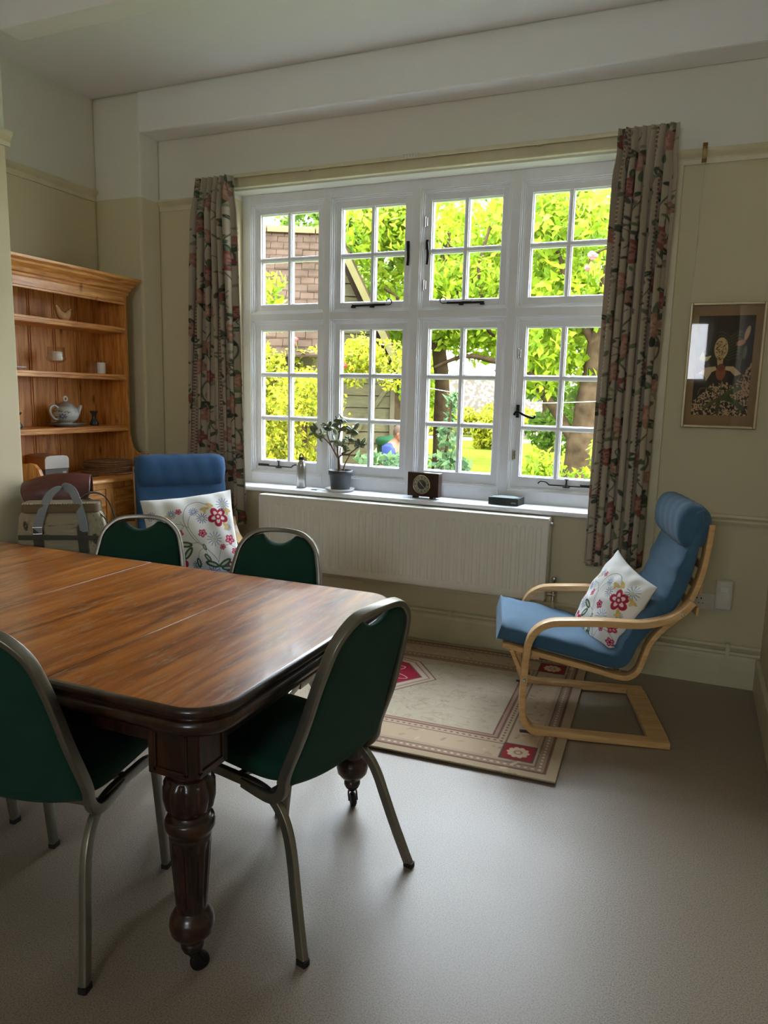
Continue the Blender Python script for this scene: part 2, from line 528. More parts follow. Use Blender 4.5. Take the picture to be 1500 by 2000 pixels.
M['wall'] = wall_mat()
M['ceil'] = mat('ceiling_paint', (238, 238, 238), 0.8, var=0.01, bump=0.03, bscale=12)
M['cream'] = mat('cream_gloss_paint', (210, 202, 170), 0.45, bump=0.05, bscale=20)
M['white'] = mat('white_gloss_paint', (234, 236, 242), 0.35, var=0.03)
M['floor'] = floor_mat()
M['glass'] = glass_mat('window_glass')
M['clear'] = glass_mat('clear_glass', gl=1.6)
M['iron'] = mat('black_iron', (34, 30, 28), 0.5, metal=0.5)
M['chrome'] = mat('chrome', (200, 200, 200), 0.15, metal=1.0)
M['rad'] = mat('radiator_enamel', (222, 218, 206), 0.35, var=0.02)
M['table'] = table_mat()
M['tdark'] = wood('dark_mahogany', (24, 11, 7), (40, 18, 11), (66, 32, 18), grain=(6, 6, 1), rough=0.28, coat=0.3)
M['pine'] = wood('antique_pine', (164, 98, 40), (206, 138, 66), (228, 168, 92), grain=(8, 8, 0.7), rough=0.42, knots=True, coat=0.1)
M['pineh'] = wood('antique_pine_horizontal', (164, 98, 40), (212, 144, 72), (234, 178, 104), grain=(8, 0.7, 8), rough=0.40, knots=True, coat=0.1)
M['birch'] = wood('birch_veneer', (196, 152, 98), (208, 166, 112), (220, 182, 130), grain=(1, 9, 9), rough=0.38, coat=0.1)
M['metal'] = mat('bronze_grey_metal', (132, 128, 118), 0.34, metal=0.8, var=0.1, scale=14)
M['green'] = mat('bottle_green_fabric', (16, 58, 45), 0.85, var=0.10, bump=0.25, bscale=500, sheen=0.04, spec=0.25)
M['blue'] = mat('blue_cotton', (54, 92, 120), 0.85, var=0.10, scale=5, bump=0.35, bscale=420, sheen=0.15)
M['blue2'] = mat('bright_blue_cotton', (42, 84, 126), 0.85, var=0.10, scale=5, bump=0.35, bscale=420, sheen=0.15)
M['rubber'] = mat('black_rubber', (24, 23, 22), 0.7)
M['cloth'] = attr_mat('printed_curtain_cotton', transl=0.22, bump=0.2)
M['linen'] = attr_mat('embroidered_linen', bump=0.4, bscale=500)
M['rugm'] = attr_mat('woven_rug', rough=0.95, bump=0.7, bscale=350)
M['print'] = attr_mat('printed_paper', rough=0.6, bump=0)
M['bagm'] = attr_mat('printed_canvas', rough=0.8, bump=0.4, bscale=600)
M['leather'] = mat('brown_leather', (92, 48, 40), 0.42, var=0.18, scale=12, bump=0.25, bscale=90)
M['strap'] = mat('dark_webbing', (72, 68, 58), 0.8, bump=0.3, bscale=400)
M['greyweb'] = mat('blue_grey_webbing', (136, 146, 154), 0.7, bump=0.3, bscale=400)
M['pot'] = mat('grey_plastic_pot', (62, 66, 70), 0.5)
M['steel'] = mat('brushed_steel', (176, 172, 166), 0.28, metal=0.95, stretch=(1, 1, 0.1))
M['ceramic'] = mat('white_ceramic', (224, 224, 222), 0.2, coat=0.4)
M['wallwhite'] = mat('white_plastic', (214, 208, 196), 0.4)
M['tile'] = tile_mat()
M['flint'] = flint_mat()
M['grass'] = grass_mat()
M['board'] = wood('olive_boards', (66, 60, 34), (78, 72, 42), (90, 82, 50), grain=(0.8, 8, 8), rough=0.8)
M['bark'] = mat('tree_bark', (62, 50, 36), 0.9, spec=0.0, var=0.4, scale=10, bump=0.8, bscale=20)
M['leafy'] = leaf_mat('yellow_leaf', (92, 104, 22), (140, 142, 30), (176, 166, 50))
M['leafb'] = leaf_mat('bright_leaf', (84, 112, 20), (124, 146, 28), (154, 166, 48), 0.5)
M['leafg'] = leaf_mat('green_leaf', (56, 82, 24), (84, 112, 34), (116, 138, 52), 0.45)
M['leafd'] = leaf_mat('blue_green_leaf', (54, 76, 50), (78, 104, 66), (110, 134, 86), 0.35)

# ================================================================== SETTING
D = 4.192        # inner face of the window wall
XL, XR = -3.85, 0.41
YB, YF = -2.8, 4.0
CZ = 3.385
WX0, WX1 = -2.885, -0.405   # window opening
WZ0, WZ1 = 0.885, 2.775
WY = 4.31

def struct(o):
    o['kind'] = 'structure'
    return o

f = MB(); f.box(XL - 0.2, XR + 0.2, YB - 0.2, 4.6, -0.12, 0.0)
struct(f.build('floor', M['floor']))
f = MB(); f.box(XL - 0.2, XR + 0.2, YB - 0.2, 4.6, CZ, CZ + 0.15)
struct(f.build('ceiling', M['ceil']))
f = MB()
f.box(XL - 0.2, WX0, D, 4.55, 0, CZ)
f.box(WX1, XR + 0.2, D, 4.55, 0, CZ)
f.box(WX0, WX1, D, 4.55, 0, WZ0 - 0.03)
f.box(WX0, WX1, D, 4.55, WZ1, CZ)
struct(f.build('wall_back', M['wall']))
f = MB(); f.box(XL - 0.2, XL, YB - 0.2, D, 0, CZ); struct(f.build('wall_left', M['wall']))
f = MB(); f.box(XR, XR + 0.2, YB - 0.2, D, 0, CZ); struct(f.build('wall_right', M['wall']))
f = MB()   # wall behind the viewer, with an unseen window added to brighten the room
V0, V1, VZ0, VZ1 = -0.95, 0.10, 1.75, 2.65
f.box(XL, V0, YB - 0.2, YB, 0, CZ); f.box(V1, XR, YB - 0.2, YB, 0, CZ); f.box(V0, V1, YB - 0.2, YB, 0, VZ0); f.box(V0, V1, YB - 0.2, YB, VZ1, CZ)
struct(f.build('wall_front', M['wall']))
fill_win = empty('fill_window', ((V0 + V1) / 2, YB - 0.12, VZ0)); fill_win['kind'] = 'structure'
f = MB(); vw, vh = (V1 - V0) / 2, VZ1 - VZ0
f.box(-vw, -vw + 0.07, -0.04, 0.04, 0, vh); f.box(vw - 0.07, vw, -0.04, 0.04, 0, vh); f.box(-vw + 0.07, vw - 0.07, -0.04, 0.04, 0, 0.08); f.box(-vw + 0.07, vw - 0.07, -0.04, 0.04, vh - 0.07, vh)
for q in (0.0,): f.box(q - 0.03, q + 0.03, -0.035, 0.035, 0.08, vh - 0.07)
f.build('frame', M['white'], fill_win)
f = MB(); f.add([(-vw + 0.06, 0, 0.07), (vw - 0.06, 0, 0.07), (vw - 0.06, 0, vh - 0.06), (-vw + 0.06, 0, vh - 0.06)], [(0, 1, 2, 3)]); f.build('pane', M['glass'], fill_win)
f = MB(); f.box(XL, -3.25, 0.9, 2.80, 0, CZ); struct(f.build('wall_chimney', M['wall'], bevel=0.012))
f = MB(); f.box(XL, -3.46, YF, D, 0, CZ); struct(f.build('wall_pier', M['wall'], bevel=0.02, seg=3))
f = MB(); f.box(-3.47, XR, YF, D, 3.135, CZ); struct(f.build('trim_1', M['ceil'], bevel=0.012))
f = MB(); f.box(-3.26, XR, 2.80, 2.93, 3.20, CZ); struct(f.build('trim_2', M['ceil'], bevel=0.01))

# picture rail, small stepped moulding
def rail_y(x0, x1, y, z, sgn, nm):
    """rail running along x on a wall at y, projecting towards -y"""
    f = MB()
    f.prism([(y, z - 0.035), (y - 0.010, z - 0.035), (y - 0.014, z - 0.015), (y - 0.012, z - 0.005), (y - 0.026, z + 0.010), (y - 0.034, z + 0.022), (y - 0.030, z + 0.034), (y, z + 0.036)], 'x', x0, x1)
    return struct(f.build(nm, M['cream']))
def rail_x(y0, y1, x, z, nm):
    f = MB()
    f.prism([(x, z - 0.035), (x + 0.010, z - 0.035), (x + 0.014, z - 0.015), (x + 0.012, z - 0.005), (x + 0.026, z + 0.010), (x + 0.034, z + 0.022), (x + 0.030, z + 0.034), (x, z + 0.036)], 'y', y0, y1)
    return struct(f.build(nm, M['cream']))
rail_y(-0.20, XR, D, 2.715, 1, 'trim_3')
rail_y(-3.46, -2.9, D, 2.725, 1, 'trim_4')
rail_x(2.80, YF, XL, 2.775, 'trim_5')
rail_x(0.9, 2.815, -3.25, 2.705, 'trim_6')
# dado rail at the right of the window
f = MB(); f.prism([(D, 0.875), (D - 0.012, 0.875), (D - 0.02, 0.89), (D - 0.016, 0.90), (D - 0.028, 0.915), (D - 0.024, 0.928), (D, 0.93)], 'x', -0.20, XR)
struct(f.build('trim_7', M['cream']))
# thin ledge below the radiator
f = MB(); f.box(-2.75, -0.45, D - 0.022, D, 0.318, 0.338); struct(f.build('trim_8', M['cream'], bevel=0.005))
# boxed corner strip beside the right curtain
f = MB(); f.box(-0.235, -0.165, D - 0.03, D, 0.17, 2.68); struct(f.build('trim_9', M['cream'], bevel=0.004))
def board_y(x0, x1, y, nm):
    f = MB(); f.prism([(y, 0), (y - 0.024, 0), (y - 0.024, 0.145), (y - 0.016, 0.158), (y - 0.012, 0.172), (y, 0.176)], 'x', x0, x1)
    return struct(f.build(nm, M['cream']))
board_y(-3.46, XR, D, 'baseboard_back')
f = MB(); f.box(XR - 0.022, XR, YB, D, 0, 0.17); struct(f.build('baseboard_right', M['cream'], bevel=0.004))
f = MB(); f.box(XL, XL + 0.022, 2.8, YF, 0, 0.17); struct(f.build('baseboard_left', M['cream'], bevel=0.004))
f = MB(); f.box(-3.25, -3.228, 0.9, 2.8, 0, 0.17); struct(f.build('baseboard_chimney', M['cream'], bevel=0.004))

# curtain batten with rail across the head of the window
f = MB(); f.box(-3.08, -0.21, D - 0.03, D, 2.79, 2.86)
f.box(-3.08, -0.21, D - 0.04, D, 2.785, 2.795)
f.box(-3.08, -0.21, D - 0.045, D, 2.855, 2.868)
struct(f.build('trim_10', M['cream'], bevel=0.003))
ct = empty('curtain_track', (-1.6, D - 0.055, 2.85))
tag(ct, 'thin cream curtain track above the big window between the two curtains', 'curtain track')
f = MB(); f.sweep([(-1.46, 0, 0), (1.38, 0, 0)], rrsec(0.007, 0.009, 0.003), ref=(0, 1, 0)); f.build('track_rail', M['cream'], ct)
f = MB()
for k in range(6): f.box(-0.08 + k * 0.018, -0.068 + k * 0.018, -0.014, 0.006, -0.008, 0.014)
f.build('glider', M['wallwhite'], ct)
for sx in (-1.40, -0.7, 0.7, 1.32):
    f = MB(); f.box(sx - 0.01, sx + 0.01, 0.0, 0.03, -0.012, 0.012); f.build('bracket', M['cream'], ct)

# sill board
f = MB()
f.prism([(WY + 0.02, 0.885), (4.125, 0.885), (4.116, 0.880), (4.112, 0.870), (4.116, 0.858), (4.128, 0.853), (WY + 0.02, 0.853)], 'x', -2.93, -0.36)
struct(f.build('window_sill', M['white']))

# ---- the window
win = empty('window_1', ((WX0 + WX1) / 2, WY, WZ0)); win['kind'] = 'structure'
ox, oy, oz = win.location
Z = dict(t=2.717, m=2.021, n=1.974, p=0.960)
COLX = [(-2.823, -2.271), (-2.227, -1.674), (-1.623, -1.071), (-1.019, -0.467)]
fr = MB()
def fb(x0, x1, z0, z1, y0=0.0, y1=0.09): fr.box(x0 - ox, x1 - ox, y0, y1, z0 - oz, z1 - oz)
fb(WX0, COLX[0][0], WZ0, WZ1); fb(COLX[3][1], WX1, WZ0, WZ1)
for i in range(3): fb(COLX[i][1], COLX[i + 1][0], WZ0, WZ1)
for (a, b_) in COLX:
    fb(a, b_, Z['t'], WZ1); fb(a, b_, Z['n'], Z['m']); fb(a, b_, WZ0, Z['p'])
for (a, b_) in COLX:
    for (z0, z1) in ((Z['m'], Z['t']), (Z['p'], Z['n'])):
        for k, (ins, yy) in enumerate(((0.008, 0.006), (0.018, 0.016), (0.026, 0.026))):
            fb(a, a + ins, z0, z1, yy); fb(b_ - ins, b_, z0, z1, yy)
            fb(a + ins, b_ - ins, z1 - ins, z1, yy); fb(a + ins, b_ - ins, z0, z0 + ins * 0.8, yy)
fr.build('frame', M['white'], win, bevel=0.0022)
gl_y = 0.062
for i, (a, b_) in enumerate(COLX):
    for j, (z0, z1, rows) in enumerate(((Z['m'], Z['t'], 2), (Z['p'], Z['n'], 3))):
        s = MB()
        a1, b1, c0, c1 = a + 0.022 - ox, b_ - 0.022 - ox, z0 + 0.018 - oz, z1 - 0.022 - oz
        st = 0.038; bot = 0.042 if j == 0 else 0.062
        y0, y1 = 0.034, 0.080
        s.box(a1, a1 + st, y0, y1, c0, c1); s.box(b1 - st, b1, y0, y1, c0, c1)
        s.box(a1 + st, b1 - st, y0, y1, c1 - st, c1); s.box(a1 + st, b1 - st, y0, y1, c0, c0 + bot)
        A, B_, C0, C1 = a1 + st, b1 - st, c0 + bot, c1 - st
        mx_ = (A + B_) / 2
        s.box(mx_ - 0.010, mx_ + 0.010, y0 + 0.004, y1, C0, C1)
        for r_ in range(1, rows):
            zz = C0 + (C1 - C0) * r_ / rows
            s.box(A, mx_ - 0.010, y0 + 0.004, y1, zz - 0.010, zz + 0.010); s.box(mx_ + 0.010, B_, y0 + 0.004, y1, zz - 0.010, zz + 0.010)
        # glazing bevel beads
        for (p, q) in ((A, mx_ - 0.010), (mx_ + 0.010, B_)):
            for r_ in range(rows):
                zz0 = C0 + (C1 - C0) * r_ / rows + (0.010 if r_ else 0); zz1 = C0 + (C1 - C0) * (r_ + 1) / rows - (0.010 if r_ < rows - 1 else 0)
                s.box(p, p + 0.006, y0 + 0.014, y1, zz0, zz1); s.box(q - 0.006, q, y0 + 0.014, y1, zz0, zz1)
                s.box(p + 0.006, q - 0.006, y0 + 0.014, y1, zz0, zz0 + 0.006); s.box(p + 0.006, q - 0.006, y0 + 0.014, y1, zz1 - 0.006, zz1)
        sash = s.build('sash', M['white'], win, bevel=0.002)
        g = MB()
        g.add([(A, gl_y, C0), (B_, gl_y, C0), (B_, gl_y, C1), (A, gl_y, C1)], [(0, 1, 2, 3)])
        g.build('pane', M['glass'], sash)
        zb = c0 + bot * 0.5
        if (i, j) in ((1, 0), (2, 0)):
            h = MB()
            sg = 1 if i == 1 else -1
            cx = (a1 + b1) / 2 + 0.01 * sg
            h.sweep([(cx - 0.14 * sg, 0.022, zb), (cx + 0.09 * sg, 0.022, zb + 0.002)], rrsec(0.004, 0.007, 0.002))
            cur = [(cx + 0.09 * sg, 0.022, zb)] + [(cx + (0.115 + 0.018 * math.sin(t)) * sg, 0.022, zb + 0.018 - 0.018 * math.cos(t)) for t in np.linspace(0, 4.6, 12)]
            h.tube(cur, 0.0035, 6)
            for q in (-0.13, 0.0): h.box(cx + q * sg - 0.012, cx + q * sg + 0.012, 0.012, 0.034, zb - 0.014, zb - 0.004)
            h.build('casement_stay', M['iron'], sash)
        if (i, j) in ((0, 1), (3, 1)):
            h = MB(); sg = 1 if i == 0 else -1
            cx = (a1 + b1) / 2 - 0.07 * sg
            h.sweep([(cx - 0.16 * sg, 0.02, zb), (cx - 0.08 * sg, 0.02, zb)], rrsec(0.006, 0.008, 0.002))
            h.tube([(cx - 0.08 * sg, 0.02, zb - 0.006), (cx + 0.10 * sg, 0.02, zb - 0.006)], 0.004, 6)
            h.tube(catmull([(cx + 0.10 * sg, 0.02, zb - 0.006), (cx + 0.12 * sg, 0.02, zb + 0.010), (cx + 0.15 * sg, 0.02, zb + 0.012), (cx + 0.165 * sg, 0.02, zb - 0.002)], 5), 0.004, 6)
            h.tube([(cx, 0.02, zb - 0.012), (cx, 0.02, zb + 0.03)], 0.0045, 8)
            h.ball((cx, 0.02, zb + 0.032), 0.013, 0.013, 0.005)
            h.lathe([(0.022, -0.016), (0.02, -0.010), (0.01, -0.004), (0.006, 0.004)], 12, Matrix.Translation((cx, 0.02, zb)))
            h.build('casement_stay', M['iron'], sash)
        if (i, j) in ((1, 0), (2, 0)):
            h = MB(); hx = (b1 - 0.014) if i == 1 else (a1 + 0.018); zc = (c0 + c1) / 2 + 0.02
            h.box(hx - 0.008, hx + 0.008, 0.018, 0.036, zc - 0.01, zc + 0.045)
            h.sweep(catmull([(hx, 0.016, zc + 0.03), (hx + 0.008, 0.006, zc), (hx + 0.012, 0.004, zc - 0.06), (hx + 0.006, 0.010, zc - 0.10)], 5), rrsec(0.005, 0.008, 0.003), ref=(0, 1, 0))
            h.build('casement_handle', M['iron'], sash)
        if (i, j) == (3, 1):
            h = MB(); hx = a1 + 0.016; zc = (c0 + c1) / 2 - 0.04
            h.box(hx - 0.009, hx + 0.009, 0.018, 0.036, zc - 0.035, zc + 0.04)
            h.sweep(catmull([(hx - 0.02, 0.012, zc - 0.02), (hx, 0.006, zc), (hx + 0.05, 0.004, zc - 0.022), (hx + 0.095, 0.010, zc - 0.034), (hx + 0.105, 0.010, zc - 0.02)], 5), rrsec(0.004, 0.007, 0.003), ref=(0, 1, 0))
            h.build('casement_handle', M['iron'], sash)
        if (i, j) in ((2, 0), (3, 1)):
            for zz in ((c1 - 0.16, c0 + 0.13) if j == 0 else (c1 - 0.19, c0 + 0.19)):
                h = MB(); h.box(a1 - 0.012, a1 + 0.016, 0.020, 0.036, zz - 0.026, zz + 0.026)
                h.box(a1 - 0.002, a1 + 0.006, 0.014, 0.030, zz - 0.032, zz + 0.032)
                h.build('hinge', M['chrome'], sash, bevel=0.002)

# daylight portal: guides sampling of the sky through the window opening
pd = bpy.data.lights.new('window_daylight', 'AREA'); pd.shape = 'RECTANGLE'; pd.size = WX1 - WX0; pd.size_y = WZ1 - WZ0
pd.cycles.is_portal = True
po = bpy.data.objects.new('window_daylight', pd); COL.objects.link(po)
po.location = ((WX0 + WX1) / 2, 4.56, (WZ0 + WZ1) / 2); po.rotation_euler = (-PI / 2, 0, 0)
pd2 = bpy.data.lights.new('rear_fill_portal', 'AREA'); pd2.shape = 'RECTANGLE'; pd2.size = V1 - V0; pd2.size_y = VZ1 - VZ0; pd2.cycles.is_portal = True  # sampling portal for the added window behind the viewer
po2 = bpy.data.objects.new('rear_fill_portal', pd2); COL.objects.link(po2)
po2.location = ((V0 + V1) / 2, YB - 0.21, (VZ0 + VZ1) / 2); po2.rotation_euler = (PI / 2, 0, 0)
# ================================================================== FURNITURE
# ---- dining table
TZ = 0.785
TX0, TX1, TY0, TY1 = -3.17, -0.94, 1.265, 2.40
table = empty('dining_table', ((TX0 + TX1) / 2, (TY0 + TY1) / 2, 0))
tag(table, 'large dark mahogany extending dining table with worn glossy top and turned legs', 'table')
tx, ty = table.location.x, table.location.y

def rrect(x0, x1, y0, y1, r, n=8):
    out = []
    for cx, cy, a0 in ((x1 - r, y1 - r, 0), (x0 + r, y1 - r, PI / 2), (x0 + r, y0 + r, PI), (x1 - r, y0 + r, 1.5 * PI)):
        for k in range(n + 1):
            t = a0 + PI / 2 * k / n
            out.append((cx + r * math.cos(t), cy + r * math.sin(t)))
    return out

prof = [(0.014, 0.785), (0.006, 0.7835), (0.001, 0.778), (0.0, 0.770), (0.003, 0.762), (0.010, 0.757), (0.015, 0.7555), (0.015, 0.7525), (0.006, 0.751),
        (0.001, 0.745), (-0.001, 0.736), (0.001, 0.727), (0.008, 0.718), (0.017, 0.714), (0.022, 0.712), (0.022, 0.709), (0.03, 0.705), (0.04, 0.704)]
top = bmesh.new()
rings = []
NR = 12
for ins, z in prof:
    rr_ = rrect(TX0 - tx + ins, TX1 - tx - ins, TY0 - ty + ins, TY1 - ty - ins, 0.115 - ins, NR)
    rings.append([top.verts.new((x, y, z)) for x, y in rr_])
for a, b_ in zip(rings[:-1], rings[1:]):
    n_ = len(a)
    for k in range(n_):
        fc = top.faces.new((a[k], b_[k], b_[(k + 1) % n_], a[(k + 1) % n_])); fc.smooth = True
top.faces.new(rings[0]); top.faces.new(list(reversed(rings[-1])))
bmesh.ops.recalc_face_normals(top, faces=top.faces)
seams = [TX0, -2.655, -2.06, -1.445, TX1]
for i in range(4):
    b2 = top.copy()
    g = 0.0011
    for (xx, sgn) in ((seams[i] + g, -1), (seams[i + 1] - g, 1)):
        if (i == 0 and sgn == -1) or (i == 3 and sgn == 1): continue
        r_ = bmesh.ops.bisect_plane(b2, geom=b2.verts[:] + b2.edges[:] + b2.faces[:], plane_co=(xx - tx, 0, 0), plane_no=(sgn, 0, 0), clear_outer=True)
        ed = [e for e in r_['geom_cut'] if isinstance(e, bmesh.types.BMEdge)]
        bmesh.ops.holes_fill(b2, edges=ed)
    me = bpy.data.meshes.new('table_leaf'); b2.to_mesh(me); b2.free()
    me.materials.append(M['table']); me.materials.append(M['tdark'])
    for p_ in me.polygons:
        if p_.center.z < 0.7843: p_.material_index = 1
    o = bpy.data.objects.new('table_leaf', me); COL.objects.link(o); o.parent = table
top.free()
# apron
f = MB()
ai = 0.105
f.box(TX0 - tx + ai, TX1 - tx - ai, TY0 - ty + ai, TY0 - ty + ai + 0.03, 0.625, 0.71)
f.box(TX0 - tx + ai, TX1 - tx - ai, TY1 - ty - ai - 0.03, TY1 - ty - ai, 0.625, 0.71)
f.box(TX0 - tx + ai, TX0 - tx + ai + 0.03, TY0 - ty + ai, TY1 - ty - ai, 0.625, 0.71)
f.box(TX1 - tx - ai - 0.03, TX1 - tx - ai, TY0 - ty + ai, TY1 - ty - ai, 0.625, 0.71)
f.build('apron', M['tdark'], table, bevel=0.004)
legprof = [(0.058, 0.580), (0.050, 0.571), (0.047, 0.563), (0.056, 0.554), (0.066, 0.536), (0.067, 0.505), (0.060, 0.474), (0.050, 0.462), (0.046, 0.456),
           (0.050, 0.450), (0.060, 0.443), (0.0635, 0.432), (0.063, 0.420), (0.056, 0.408), (0.052, 0.400), (0.0535, 0.394), (0.053, 0.385), (0.047, 0.30), (0.0395, 0.20), (0.038, 0.188),
           (0.046, 0.180), (0.056, 0.162), (0.058, 0.145), (0.054, 0.125), (0.042, 0.110), (0.028, 0.103), (0.026, 0.096), (0.030, 0.088), (0.030, 0.078), (0.024, 0.074), (0.022, 0.066)]
def rmod(t, r, z):
    if 0.468 < z < 0.552: return r * (1 - 0.13 * (1 - abs(math.sin(5 * t))) ** 1.5)
    if 0.205 < z < 0.378: return r - 0.0065 * max(0.0, math.cos(14 * t)) ** 0.6
    return r
def dense(prof_, n=3):
    out = []
    for a, b_ in zip(prof_[:-1], prof_[1:]):
        for k in range(n): out.append((a[0] + (b_[0] - a[0]) * k / n, a[1] + (b_[1] - a[1]) * k / n))
    out.append(prof_[-1]); return out
for (lx, ly, ang) in ((-1.095, 1.385, 0.9), (-1.065, 2.285, -0.9), (-3.035, 1.392, 2.2), (-3.035, 2.272, 2.6)):
    sx = 1 if lx > -2 else -1; sy = -1 if ly < 1.8 else 1
    lg = MB()
    T = Matrix.Translation((lx - tx, ly - ty, 0))
    lg.lathe(dense(legprof), 84, T, rmod=rmod)
    blk = [(-0.068, -0.068), (0.045, -0.068), (0.068, -0.045), (0.068, 0.068), (-0.068, 0.068)]
    blk = [(p[0] * sx, p[1] * -sy) for p in blk]
    if sx * -sy < 0: blk = blk[::-1]
    lg.prism(blk, 'z', 0.578, 0.712, T)
    # raised frame on the two outward faces
    q = 0.070
    for (zz0, zz1) in ((0.590, 0.599), (0.690, 0.70)):
        lg.box(sx * (q - 0.004) if sx > 0 else -q - 0.003, (q + 0.003) if sx > 0 else -q + 0.004, -0.05, 0.05, zz0, zz1, T)
        lg.box(-0.05, 0.05, (q - 0.004) if sy > 0 else -q - 0.003, (q + 0.003) if sy > 0 else -q + 0.004, zz0, zz1, T)
    for e_ in (-0.05, 0.042):
        lg.box((q - 0.004) if sx > 0 else -q - 0.003, (q + 0.003) if sx > 0 else -q + 0.004, e_, e_ + 0.008, 0.590, 0.70, T)
        lg.box(e_, e_ + 0.008, (q - 0.004) if sy > 0 else -q - 0.003, (q + 0.003) if sy > 0 else -q + 0.004, 0.590, 0.70, T)
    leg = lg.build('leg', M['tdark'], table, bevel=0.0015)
    c_ = MB(); R_ = T @ Matrix.Rotation(ang, 4, 'Z')
    wc = Matrix.Translation((0.018, 0, 0.026)) @ Matrix.Rotation(PI / 2, 4, 'X')
    c_.lathe([(0.006, -0.010), (0.020, -0.010), (0.025, -0.007), (0.026, 0), (0.025, 0.007), (0.020, 0.010), (0.006, 0.010)], 24, R_ @ wc)
    for sdy in (-1, 1):
        c_.sweep([(0.0, sdy * 0.010, 0.068), (0.006, sdy * 0.015, 0.05), (0.020, sdy * 0.015, 0.022)], rrsec(0.002, 0.007, 0.001), ref=(0, 1, 0), M=R_)
    c_.lathe([(0.024, 0.074), (0.026, 0.070), (0.022, 0.064), (0.012, 0.056), (0.012, 0.052)], 20, R_)
    c_.build('caster', M['iron'], leg)

